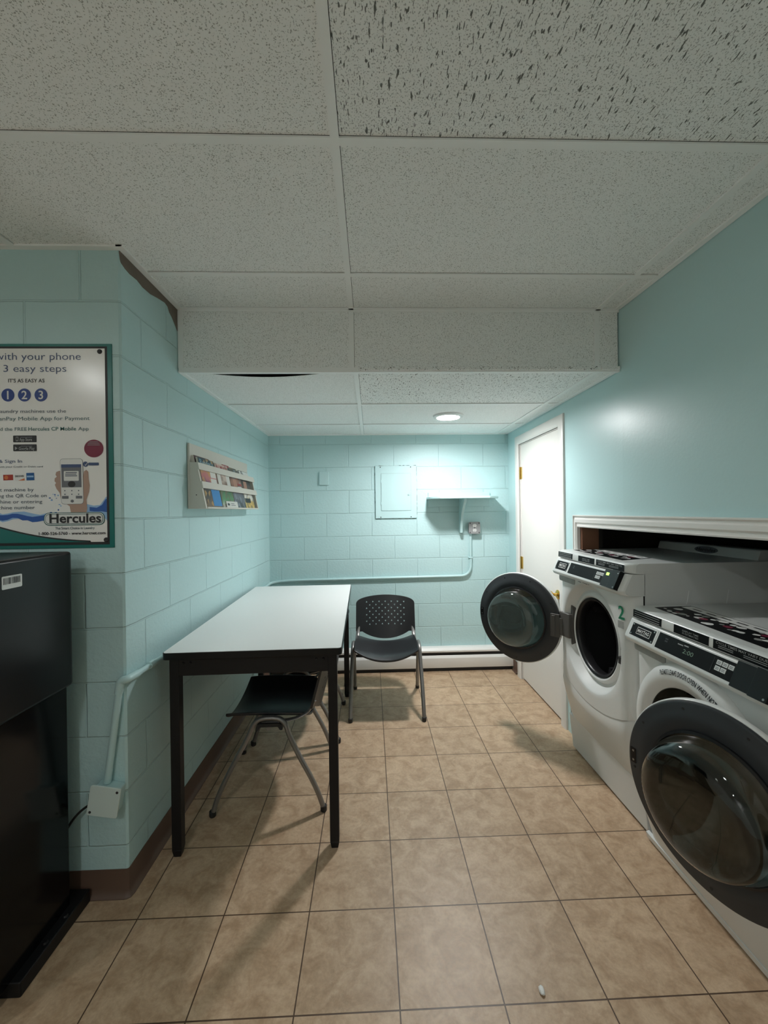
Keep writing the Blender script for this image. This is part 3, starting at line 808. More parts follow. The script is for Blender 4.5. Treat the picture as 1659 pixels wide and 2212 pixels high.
# ------------------------------------------------------------------ poster on the alcove wall
PX = lambda zx: -1.4355 + .00038112 * zx
PZ = lambda zy: 2.1224 - .00039100 * zy
YP = -1.7375
po = thing('poster', 'mobile payment instruction poster on a teal board, cut by left edge', 'poster', (0, 0, 0))
M_PTEAL = mat('poster_teal', srgb(22, 112, 106), 0.35); M_PWHITE = mat('poster_white', srgb(238, 237, 234), 0.22)
M_PSLATE = mat('ink_slate', srgb(62, 80, 118), 0.4); M_PGREY = mat('ink_grey', srgb(70, 82, 96), 0.4); M_PTG = mat('ink_teal_grey', srgb(72, 104, 108), 0.4)
M_PBLUE = mat('ink_blue', srgb(30, 62, 132), 0.4); M_PGRN = mat('ink_teal', srgb(28, 96, 92), 0.4); M_PMAR = mat('ink_maroon', srgb(120, 24, 56), 0.4)
M_PRED = mat('card_red', srgb(170, 52, 40), 0.4); M_PBL2 = mat('card_blue', srgb(32, 92, 150), 0.4); M_PSKIN = mat('print_skin', srgb(176, 146, 130), 0.4)
M_PMID = mat('print_grey', srgb(110, 112, 118), 0.4); M_PWAVE = mat('print_wave', srgb(44, 92, 168), 0.4); M_PWAV2 = mat('print_wave_pale', srgb(150, 186, 222), 0.4); M_PORNG = mat('card_orange', srgb(214, 120, 70), 0.4)
XLp, XRp = -640, 1062
MB().box(PX(XLp), PX(XRp), YP, -1.734, PZ(2062), PZ(102)).build('board', M_PTEAL, po, bevel=.001)
LAY = [0]
def flat(poly, m_, name, lvl, par=po):
    """thin printed shape in poster layout units (x right, y down)"""
    return MB().add([(PX(a), YP - .00035 * lvl, PZ(b)) for a, b in poly], [tuple(range(len(poly)))[::-1]]).build(name, m_, par, fix=False)
def ell(cx, cy, rx_, ry_, n=36): return [(cx + rx_ * math.cos(2 * PI * k / n), cy + ry_ * math.sin(2 * PI * k / n)) for k in range(n)]
sheet = flat([(XLp + 45, 128), (1018, 128), (1018, 2030), (XLp + 45, 2030)], M_CHAR, 'black_border', 1)
white = flat([(XLp + 70, 148), (996, 148), (996, 2004), (XLp + 70, 2004)], M_PWHITE, 'sheet', 2)
sw = [(XLp + 70, 1700), (-260, 1790)] + [(a, b) for a, b, _ in bez((-260, 1790, 0), (0, 1862, 0), (250, 1975, 0), (830, 2004, 0), 14)][1:] + [(XLp + 70, 2004)]
flat([(a, b - 14) for a, b in sw[:-1]] + [(840, 2004), (XLp + 70, 2004)], M_CHAR, 'swoosh_line', 3)
flat(sw[:-1] + [(XLp + 70, 2004)], M_PTEAL, 'swoosh', 4)
# wave band
rr = random.Random(11)
def wave(x0, x1, base, amp, th, seed):
    q = random.Random(seed); n = 22; up = []; dn = []
    for k in range(n + 1):
        x = x0 + (x1 - x0) * k / n
        h = base(x) + amp * math.sin(x * .021 + seed) + q.uniform(-7, 7)
        up.append((x, h)); dn.append((x, h + th(x) + q.uniform(-8, 8)))
    return up + dn[::-1]
bs = lambda x: 1735 + .00009 * (x - 380)**2 * (0.2 if x < 380 else -2.6)
flat(wave(XLp + 70, 560, lambda x: 1712 + .03 * x, 12, lambda x: 78 - .08 * x if x > 0 else 78, 1), M_PWAV2, 'wave_print', 3)
flat(wave(XLp + 70, 470, lambda x: 1730 + .04 * x, 9, lambda x: 46, 2), M_PWAVE, 'wave_print', 5)
flat([(800, 1640), (870, 1656), (930, 1650), (960, 1612), (990, 1570), (996, 1574), (996, 1800), (960, 1760), (900, 1730), (800, 1720)], M_PWAV2, 'wave_print', 3)
flat([(830, 1668), (900, 1676), (950, 1650), (985, 1596), (996, 1590), (996, 1720), (950, 1712), (880, 1712), (830, 1706)], M_PWAVE, 'wave_print', 5)
for lv in range(14):
    a = rr.uniform(450, 650); b = rr.uniform(1540, 1720)
    flat(ell(a, b, rr.uniform(4, 12), rr.uniform(3, 8), 10), M_PWAV2 if rr.random() < .6 else M_PWAVE, 'splash_drop', 3 + lv * .12)
# hand and phone
flat([(575, 1330), (545, 1318), (515, 1330), (508, 1356), (520, 1375), (500, 1390), (498, 1418), (512, 1434), (500, 1452), (515, 1490), (545, 1530), (560, 1600), (640, 1660), (650, 1720), (800, 1720), (808, 1680), (800, 1600), (828, 1520), (835, 1460), (825, 1400), (822, 1330), (805, 1312), (780, 1326), (765, 1420)], M_PSKIN, 'hand_print', 5)
flat([(a, b) for a, b in round_poly([(552, 1203), (772, 1203), (776, 1640), (560, 1640)], 34, 5)], M_PMID, 'phone_print', 6)
ph = flat([(a, b) for a, b in round_poly([(555, 1206), (769, 1206), (773, 1637), (563, 1637)], 32, 5)], M_LWHT, 'phone_print', 7)
flat([(565, 1258), (757, 1258), (758, 1478), (568, 1478)], M_PMID, 'phone_print', 8)
flat([(565, 1258), (757, 1258), (757, 1288), (565, 1288)], M_PSLATE, 'phone_print', 9)
flat(round_poly([(590, 1322), (733, 1322), (733, 1416), (590, 1416)], 8, 3), M_LWHT, 'phone_print', 9)
for k, (a, b) in enumerate(((608, 716), (604, 712), (604, 718))):
    flat([(a, 1332 + k * 16), (b, 1332 + k * 16), (b, 1340 + k * 16), (a, 1340 + k * 16)], M_PGREY, 'phone_print', 10)
flat(ell(664, 1448, 36, 30), M_CHAR, 'phone_print', 9)
for k in range(3):
    flat(ell(664 + (k - 1) * 66, 1510, 6, 6, 10), M_PGREY, 'phone_print', 9); flat(ell(664 + (k - 1) * 66, 1545, 6, 6, 10), M_PGREY, 'phone_print', 9)
flat([(570, 1560), (632, 1560), (632, 1586), (570, 1586)], M_PMID, 'phone_print', 9); flat([(702, 1560), (764, 1560), (764, 1586), (702, 1586)], M_PMID, 'phone_print', 9)
flat(ell(667, 1610, 16, 14, 16), M_PMID, 'phone_print', 9)
flat(ell(798, 1257, 25, 25), M_PSLATE, 'badge_print', 6); flat(round_poly([(826, 1243), (926, 1243), (926, 1270), (826, 1270)], 8, 3), M_PSLATE, 'badge_print', 6)
flat([(788, 1258), (798, 1266), (832, 1222), (800, 1274)], M_LWHT, 'badge_print', 8)
# maroon round sticker (its code left out)
flat(ell(880, 1108, 93, 85), M_PMAR, 'round_sticker', 6); flat(ell(880, 1108, 86, 78), M_PMAR, 'round_sticker', 7)
for a, b, y in ((838, 922, 1042), (824, 936, 1056), (820, 940, 1072)):
    flat([(a, y), (b, y), (b, y + 5), (a, y + 5)], M_LGRY, 'sticker_line', 8)
# badges, cards
for y0, s_ in ((978, 'App Store'), (1063, 'Google Play')):
    flat(round_poly([(108, y0), (332, y0), (332, y0 + 65), (108, y0 + 65)], 8, 3), M_CHAR, 'store_badge', 4)
    lettering(s_, .028 * .40, lambda a, b, y0=y0: (PX(170 if y0 < 1000 else 160) + a, YP - .0020, PZ(y0 + 53) + b), M_LGRY, po, bold=.03, width=(120 if y0 < 1000 else 152) * .00038112)
    flat([(180, y0 + 14), (290, y0 + 14), (290, y0 + 20), (180, y0 + 20)], M_PMID, 'store_badge', 5)
flat(round_poly([(134, 990), (158, 990), (158, 1032), (134, 1032)], 4, 2), M_LGRY, 'store_badge', 5); flat([(138, 996), (154, 996), (154, 1024), (138, 1024)], M_CHAR, 'store_badge', 6)
flat([(124, 1082), (150, 1100), (124, 1118)], M_LGRY, 'store_badge', 5)
flat([(8, 1352), (101, 1350), (102, 1403), (10, 1405)], M_PRED, 'card_mark', 4); flat(ell(38, 1378, 19, 19, 20), M_PORNG, 'card_mark', 5)
flat([(118, 1348), (210, 1346), (212, 1406), (119, 1408)], M_LWHT, 'card_mark', 4); flat([(150, 1408), (212, 1386), (212, 1407)], M_PORNG, 'card_mark', 5)
lettering('DISCOVER', .0062, lambda a, b: (PX(122) + a, YP - .0020, PZ(1374) + b), M_CHAR, po, bold=.03, width=84 * .00038112)
flat([(228, 1336), (303, 1334), (305, 1406), (229, 1407)], M_PBL2, 'card_mark', 4); flat([(234, 1362), (298, 1362), (298, 1378), (234, 1378)], M_PWAV2, 'card_mark', 5)
# numbers in blue discs
for cx_, s_ in ((65, '1'), (222, '2'), (380, '3')):
    flat(ell(cx_, 592, 62, 62, 40), M_PBLUE, 'number_disc', 4)
    lettering(s_, .0305, lambda a, b, cx_=cx_: (PX(cx_) + a, YP - .0020, PZ(631) + b), M_LWHT, po, 'CENTER', .02)
def pt(s, x1, base, cap, m_, bold=0.0, width=None):
    vs, fs = text_data(s, cap * .000391, 'RIGHT', bold, width * .00038112 if width else None)
    mx = max(v[0] for v in vs)
    MB().add([(PX(x1) + a - mx, YP - .0017, PZ(base) + b) for a, b in vs], fs).build('lettering', m_, po, fix=False)
pt('Pay with your phone', 765, 257, 68, M_PSLATE, -.008, 1010)
pt('in 3 easy steps', 625, 371, 66, M_PSLATE, -.008, 725)
pt("IT'S AS EASY AS", 415, 472, 34, M_CHAR, .012, 345)
pt('Our laundry machines use the', 617, 762, 32, M_PGREY, 0, 770)
pt('CleanPay Mobile App for Payment', 843, 834, 35, M_PTG, 0, 960)
pt('Download the FREE', 240, 933, 33, M_PTG, 0, 470); pt('Hercules CP Mobile', 712, 933, 34, M_PGRN, .010, 457); pt('App', 832, 933, 33, M_PTG, 0, 100)
pt('Register & Sign In', 190, 1237, 30, M_PSLATE, 0, 450)
pt('secure with your Credit or Debit card', 388, 1283, 15, M_PGREY, 0, 520)
pt('Select machine by', 297, 1511, 32, M_PGREY, 0, 450); pt('scanning the QR Code on', 420, 1568, 32, M_PGREY, 0, 600); pt('machine or entering', 377, 1625, 32, M_PGREY, 0, 500); pt('machine number', 305, 1681, 32, M_PGREY, 0, 420)
flat(round_poly([(390, 1718), (976, 1718), (976, 1842), (390, 1842)], 60, 8), M_PGRN, 'logo_pill', 6); flat(round_poly([(397, 1724), (969, 1724), (969, 1835), (397, 1835)], 55, 8), M_LWHT, 'logo_pill', 7)
flat(round_poly([(405, 1732), (961, 1732), (961, 1827), (405, 1827)], 48, 8), M_PGRN, 'logo_pill', 8); flat(round_poly([(410, 1737), (956, 1737), (956, 1822), (410, 1822)], 44, 8), M_LWHT, 'logo_pill', 9)
vs, fs = text_data('Hercules', 84 * .000391, 'LEFT', .035, 496 * .00038112)
MB().add([(PX(441) + a, YP - .0042, PZ(1815) + b) for a, b in vs], fs).build('lettering', M_CHAR, po, fix=False)
pt('The Smart Choice in Laundry', 875, 1880, 24, M_PGREY, .01, 378)
pt('1-800-526-5760 - www.hercnet.com', 980, 1931, 27, M_CHAR, .03, 640)
for gx, gy in ((948, 178), (985, 1985)):
    MB().lathe([(0, .003), (.0035, .003), (.0055, .0035), (.0085, .002), (.009, 0)], (PX(gx), YP - .0008, PZ(gy)), (0, -1, 0), 20).build('grommet', M_CHAR, po, smooth=40)

# ------------------------------------------------------------------ magazine rack and magazines
RY = -0.731; RX = lx(RY)
rk = thing('magazine_rack', 'white wooden wall rack with two front rails on the left wall', 'magazine rack', (RX, RY, 0), 0.0)
rk.rotation_euler = (0, 0, -0.0094)
box('back_board', M_RACK, .001, .013, -.470, .470, 1.465, 1.80, rk, bevel=.0015)
for s, a in ((-1, -.470), (1, .455)):
    o = MB().prism([(.013, 1.465), (.094, 1.465), (.047, 1.702), (.013, 1.702)], lambda x, z, y: (x, y, z), a, a + .015).build('side_panel', M_RACK, rk, bevel=.0012)
    MB().lathe([(0, .0004), (.003, .0004), (.003, 0)], (.045, a if s < 0 else a + .015, 1.535), (0, s, 0), 10).build('screw', M_CHAR, o)
box('bottom_board', M_RACK, .013, .096, -.455, .455, 1.465, 1.474, rk, bevel=.001)
for z0, z1 in ((1.569, 1.604), (1.664, 1.700)):
    f = lambda z: .094 - (z - 1.465) * .1983
    MB().prism([(f(z0) + .0005, z0), (f(z0) + .009, z0 + .001), (f(z1) + .009, z1 + .001), (f(z1) + .0005, z1)], lambda x, z, y: (x, y, z), -.476, .476).build('front_rail', M_RACK, rk, bevel=.001)

def cover_mat(name, stops, sc=26, seed=0.0, mixc=(0.5, 0.5, 0.5, 1), amt=.45):
    m = mat(name, (1, 1, 1, 1), 0.3)
    t, N, L, b = nt(m)
    tc = N('ShaderNodeTexCoord'); sp = N('ShaderNodeSeparateXYZ'); L(tc.outputs['Object'], sp.inputs[0])
    mr = N('ShaderNodeMapRange'); mr.inputs[1].default_value = 0; mr.inputs[2].default_value = .27; L(sp.outputs[2], mr.inputs[0])
    nz = N('ShaderNodeTexNoise', noise_dimensions='4D'); nz.inputs['Scale'].default_value = 16; nz.inputs['Detail'].default_value = 3; nz.inputs['W'].default_value = seed
    L(tc.outputs['Object'], nz.inputs['Vector'])
    ad = N('ShaderNodeMath', operation='MULTIPLY_ADD'); ad.inputs[1].default_value = .35; L(nz.outputs['Fac'], ad.inputs[0])
    sb = N('ShaderNodeMath', operation='SUBTRACT'); sb.inputs[1].default_value = .175; L(mr.outputs[0], ad.inputs[2]); L(ad.outputs[0], sb.inputs[0])
    cr = N('ShaderNodeValToRGB'); cr.color_ramp.interpolation = 'EASE'
    e = cr.color_ramp.elements
    e[0].position = stops[0][0]; e[0].color = srgb(*stops[0][1]); e[1].position = stops[-1][0]; e[1].color = srgb(*stops[-1][1])
    for p, c in stops[1:-1]:
        q = e.new(p); q.color = srgb(*c)
    L(sb.outputs[0], cr.inputs[0])
    v = N('ShaderNodeTexVoronoi', voronoi_dimensions='4D'); v.inputs['Scale'].default_value = sc; v.inputs['W'].default_value = seed
    L(tc.outputs['Object'], v.inputs['Vector'])
    s2 = N('ShaderNodeSeparateColor'); L(v.outputs['Color'], s2.inputs[0])
    g = N('ShaderNodeMath', operation='GREATER_THAN'); g.inputs[1].default_value = 1 - amt; L(s2.outputs[0], g.inputs[0])
    k = N('ShaderNodeMath', operation='MULTIPLY'); k.inputs[1].default_value = .55; L(g.outputs[0], k.inputs[0])
    mx = N('ShaderNodeMix', data_type='RGBA'); mx.inputs[7].default_value = mixc
    L(k.outputs[0], mx.inputs[0]); L(cr.outputs[0], mx.inputs[6]); L(mx.outputs[2], b.inputs['Base Color'])
    return m
M_PAGE = mat('paper_pages', srgb(205, 200, 190), 0.8)
LEAN = math.atan(.1983)
def magazine(label, y0, y1, h, off, thick, cov, title=None, tcol=None, tcap=.022, patches=()):
    """stands on the rack floor and leans back parallel to the rails; off = gap behind the rail plane"""
    t = thing('magazine', label, 'magazine', (RX + .0915 - off, RY + (y0 + y1) / 2, 1.4745), 0, 'magazines in the wall rack')
    t.rotation_euler = (0, -LEAN, 0)
    hw = (y1 - y0) / 2
    MB().box(-thick, 0, -hw, hw, 0.0, h).build('pages', M_PAGE, t)
    MB().box(0.0001, .0010, -hw, hw, 0.0, h).build('cover', cov, t)
    for (a, b, c_, d_, m_) in patches:
        MB().add([(.0013, a * hw, c_ * h), (.0013, b * hw, c_ * h), (.0013, b * hw, d_ * h), (.0013, a * hw, d_ * h)], [(0, 1, 2, 3)]).build('cover_panel', m_, t, fix=False)
    if title:
        lettering(title, tcap, lambda a, b: (.0016, a, h - tcap - .008 + b), tcol, t, 'CENTER', .02, width=hw * 1.7)
    return t
flatc = lambda n, r, g, b: mat(n, srgb(r, g, b), .35)
CB = flatc('cover_blue', 52, 130, 196); CW = flatc('cover_white', 214, 212, 206); CK = flatc('cover_black', 32, 34, 40); CG = flatc('cover_green', 56, 128, 72); CY = flatc('cover_yellow', 204, 170, 84); CR = flatc('cover_red', 158, 44, 50); CS = flatc('cover_skin', 176, 130, 110); CP = flatc('cover_purple', 86, 60, 104)
magazine('magazine at near end of rack, dark title strip on top and blue foot', -.450, -.245, .262, .002, .010,
         cover_mat('cover_one', [(0, (120, 92, 70)), (.3, (60, 50, 48)), (.45, (110, 64, 110)), (.62, (196, 120, 120)), (.78, (190, 150, 96)), (.86, (28, 52, 66)), (1, (26, 48, 62))], 40, 1.3, srgb(220, 170, 90), .15),
         "Reader's", flatc('title_pale_blue', 130, 170, 190), .030, [(-.15, 1, .02, .36, CB), (.12, .92, .50, .60, CW), (.2, .95, .62, .74, CW), (.1, .9, .745, .80, CK)])
magazine('pale magazine with red title lettering, second along the rack', -.228, -.022, .258, .003, .008,
         cover_mat('cover_two', [(0, (200, 204, 196)), (.16, (88, 140, 92)), (.34, (60, 120, 76)), (.46, (150, 120, 104)), (.66, (198, 180, 168)), (.85, (214, 190, 178)), (1, (216, 196, 184))], 34, 4.1, srgb(120, 90, 76), .35),
         'ALMAN', CR, .026, [(-.95, -.45, .45, .80, CW), (.42, .98, .42, .80, CW), (-.2, .9, .0, .10, CW)])
magazine('dark magazine with grey and brown portrait, third along the rack', -.016, .196, .250, .002, .008,
         cover_mat('cover_three', [(0, (62, 62, 66)), (.25, (104, 106, 116)), (.45, (70, 56, 52)), (.62, (150, 104, 84)), (.8, (60, 58, 58)), (1, (104, 92, 70))], 30, 7.7, srgb(150, 156, 170), .35), None, None, .02,
         [(.15, .85, .42, .56, CW), (.2, .9, .585, .64, CR), (-.55, .1, .46, .74, CS)])
magazine('white magazine with yellow foot, at far end of the rack', .206, .402, .256, .003, .007,
         cover_mat('cover_four', [(0, (206, 178, 100)), (.14, (204, 172, 92)), (.26, (222, 218, 208)), (.48, (96, 66, 56)), (.66, (52, 42, 42)), (.84, (214, 214, 210)), (1, (220, 220, 216))], 28, 2.9, srgb(40, 44, 52), .3), None, None, .02,
         [(-.9, .3, .14, .26, CK), (-.6, .1, .5, .72, CS)])
magazine('thick dark red spined magazine behind the dark titled one, near end', -.452, -.26, .272, .018, .020, flatc('cover_maroon', 92, 48, 52))
magazine('red topped magazine peeking up behind the portrait one', -.066, .045, .268, .014, .006, flatc('cover_crimson', 150, 44, 54))
magazine('olive topped magazine peeking up beside the red one', .050, .178, .262, .014, .006, cover_mat('cover_olive', [(0, (80, 80, 60)), (.8, (70, 72, 54)), (.9, (130, 110, 70)), (1, (60, 66, 50))], 50, 9.2, srgb(40, 40, 36), .4))
magazine('black edged magazine behind the white one at far end', .235, .435, .262, .014, .006, CK)
lf = thing('leaflet', 'small white card standing at the foot of the green and white magazine', 'leaflet', (RX + .0935, RY - .075, 1.4745), 0)
lf.rotation_euler = (0, -LEAN, 0)
MB().box(-.0004, .0008, -.105, .095, 0, .036).build('card', CW, lf)
MB().add([(.0012, -.09, .012), (.0012, -.055, .010), (.0012, -.05, .022), (.0012, -.085, .026)], [(0, 1, 2, 3)]).build('printed_mark', CK, lf, fix=False)
MB().add([(.0012, -.03, .020), (.0012, .03, .020), (.0012, .03, .024), (.0012, -.03, .024), (.0012, -.03, .010), (.0012, .05, .010), (.0012, .05, .014), (.0012, -.03, .014)], [(0, 1, 2, 3), (4, 5, 6, 7)]).build('printed_line', M_PMID, lf, fix=False)

# ------------------------------------------------------------------ washing machines
# local frame: x = depth into the recess (0 = front panel), y = along the wall (+ = far end), z = height above the machine's foot
HW = .342; ZC = .580; RD = .276; RO = .200
def arc(u): return .232 + .085 * (u / HW)**2
def bulge(u):
    q = abs(u) - (HW - .070)
    return 0.0 if q <= 0 else .070 - math.sqrt(max(0.0, .070**2 - min(q, .0695)**2))
def corner(u, r=.045):
    q = abs(u) - (HW - r)
    return 0.0 if q <= 0 else r - math.sqrt(max(0.0, r * r - min(q, r * .98)**2))
def loft_u(poly, xcut, r):
    us = sorted(set([-HW, HW] + [s * (HW - r + r * math.sin(k * PI / 16)) for k in range(8) for s in (-1, 1)] + [-.2, -.1, 0, .1, .2]))
    vs = []; n = len(poly)
    for u in us:
        for a, b in poly:
            k = max(0.0, min(1.0, (xcut - a) / xcut)) if a > 0 else 1.0
            vs.append((a + corner(u, r) * k, u, b))
    fs = [tuple(range(n - 1, -1, -1)), tuple(range((len(us) - 1) * n, len(us) * n))]
    for i in range(len(us) - 1):
        for j in range(n): fs.append((i * n + j, i * n + (j + 1) % n, (i + 1) * n + (j + 1) % n, (i + 1) * n + j))
    return MB().add(vs, fs)
def front_panel(t, dz):
    angs = [2 * PI * k / 120 for k in range(120)]
    ZT = .868
    for s in (-1, 1):
        angs.append(math.atan2(ZT - ZC, s * HW) % (2 * PI)); angs.append(math.atan2(arc(HW) - ZC, s * HW) % (2 * PI))
    angs = sorted(set(round(a, 6) for a in angs))
    rings = [(RO - .004, .056), (RO - .001, .042), (RO + .004, .033), (RO + .011, .030), (RO + .018, .034), (RO + .028, .046), (RO + .040, .044), (RO + .053, .028), (RO + .066, .010), (RO + .072, .003), (RD + .002, 0.0)]
    def edge(a):
        c, s = math.cos(a), math.sin(a)
        r = 9
        if c > 1e-9: r = min(r, HW / c)
        if c < -1e-9: r = min(r, -HW / c)
        if s > 1e-9: r = min(r, (ZT - ZC) / s)
        if s < -1e-9:
            q = (ZC - .22) / -s
            for _ in range(40): q = (ZC - arc(max(-HW, min(HW, q * c)))) / -s
            r = min(r, q)
        return r
    m = MB(); rows = []
    vs = []
    for a in angs:
        c, s = math.cos(a), math.sin(a)
        e = edge(a); col = []
        for r, x in rings: col.append((x + bulge(r * c), r * c, ZC + r * s))
        for k in (.25, .5, .75, .9, 1.0):
            r = max(RD + (e - RD) * k, RD + .0006 * k)
            col.append((bulge(r * c), r * c, ZC + r * s))
        vs += col
    n = len(rings) + 5; M_ = len(angs); fs = []
    for i in range(M_):
        for j in range(n - 1):
            fs.append((i * n + j, ((i + 1) % M_) * n + j, ((i + 1) % M_) * n + j + 1, i * n + j + 1))
    m.add(vs, fs)
    o = m.build('front_panel', M_APPL, t, smooth=30); o.location = (0, 0, dz)
    return o
def lower_panel(t, dz, zb):
    nu, nz = 32, 8; vs = []; fs = []
    for i in range(nu + 1):
        u = -HW + 2 * HW * i / nu
        for j in range(nz + 1):
            k = j / nz
            z = arc(u) - .003 + (zb - arc(u) + .003) * k
            x = -.006 + bulge(u) * (1 - .3 * k) + .070 * k**1.4
            if j == 0: x += .010; z += .0035
            vs.append((x, u, z))
    n = nz + 1
    for i in range(nu):
        for j in range(nz): fs.append((i * n + j, (i + 1) * n + j, (i + 1) * n + j + 1, i * n + j + 1))
    o = MB().add(vs, fs).build('lower_panel', M_APPL, t, smooth=35); o.location = (0, 0, dz)
    return o
def cface(u, k, out=0.0):
    """point on the sloping control console: k 0 bottom .. 1 top"""
    p = Vector((-.040 + .030 * k, u, .886 + .068 * k)); nrm = Vector((-.068, 0, .030)).normalized()
    p = p + nrm * out
    return (p.x, p.y, p.z)
def plate(m, u0, u1, k0, k1, o0, o1, r=0.0):
    pts = rrect(u0, u1, k0, k1, r, 3) if r else [(u0, k0), (u1, k0), (u1, k1), (u0, k1)]
    return m.prism(pts, lambda a, b, c: cface(a, b, c), o0, o1)
def door(t, pivot, ang, mirror=False, dz=0.0):
    """round glazed door on its hinge at the far side; ang = degrees opened; local axis +x = inner side when shut"""
    d = bpy.data.objects.new('door', None); COL.objects.link(d); d.parent = t
    d.empty_display_size = .05
    d.location = pivot; d.rotation_euler = (0, 0, -math.radians(ang))
    # door-local: hinge at origin, disc centre at y = -0.286
    c = (0, -.286, 0); R = .286
    X_ = (1, 0, 0)
    MB().lathe([(.196, -.030), (.200, -.036), (.222, -.046), (.230, -.050), (.250, -.049), (.272, -.040), (R, -.018), (R, -.004), (R - .003, 0), (R - .008, -.002), (.200, -.002), (.196, -.027)], c, X_, 96, True).build('outer_shell', M_APPL2, d, smooth=40)
    MB().lathe([(R - .005, -.001), (R - .007, .008), (R - .012, .011), (.244, .0115), (.242, .0130), (.198, .0130), (.192, .010), (.192, -.0015), (R - .006, -.0015)], c, X_, 96, True).build('inner_ring', M_DKPL, d, smooth=40)['label'] = 'dark grey inner ring'
    MB().lathe([(0, -.034), (.1985, -.034), (.1985, -.029), (0, -.029)], c, X_, 64).build('window', M_TINT, d, smooth=40)
    go = [(.188, .004), (.186, .020), (.180, .048), (.172, .076), (.162, .096), (.146, .108), (.115, .114), (.06, .1165), (0, .117)]
    gi = [(0, .110), (.06, .1095), (.112, .107), (.140, .1015), (.155, .091), (.1645, .073), (.1725, .046), (.1785, .019), (.180, .004)]
    MB().lathe(go + gi, c, X_, 80).build('glass_bowl', M_GLASS, d, smooth=60)['label'] = 'clear glass bowl'
    MB().lathe([(.196, .004), (.196, .019), (.188, .022), (.1885, .004)], c, X_, 80, True).build('bowl_seal', M_GASK, d, smooth=40)
    # hinge: leaf on the door, knuckle, arm
    hg = MB().box(.006, .024, -.060, -.006, -.068, .068).box(.010, .030, -.050, -.030, -.060, .060)
    hg.tube([(.012, .002, -.050), (.012, .002, .050)], .013, 16)
    hg.build('hinge', M_HING, d, bevel=.002)['label'] = 'grey hinge block'
    # latch pocket at the free edge and screw holes
    lp = MB().box(.0105, .0125, -.556, -.536, -.026, .026).build('latch_plate', M_GASK, d)
    for z in (.016, -.016): MB().lathe([(0, .001), (.004, .0005), (.004, 0)], (.0125, -.546, z), X_, 10).build('screw', M_SCREW, lp)
    for k in range(9):
        a = .5 + k * 2 * PI / 9
        MB().lathe([(0, .0006), (.0045, .0006), (.0045, 0)], (.0112, -.286 + .258 * math.cos(a), .258 * math.sin(a)), X_, 10).build('screw_hole', M_CHAR, d)
    return d
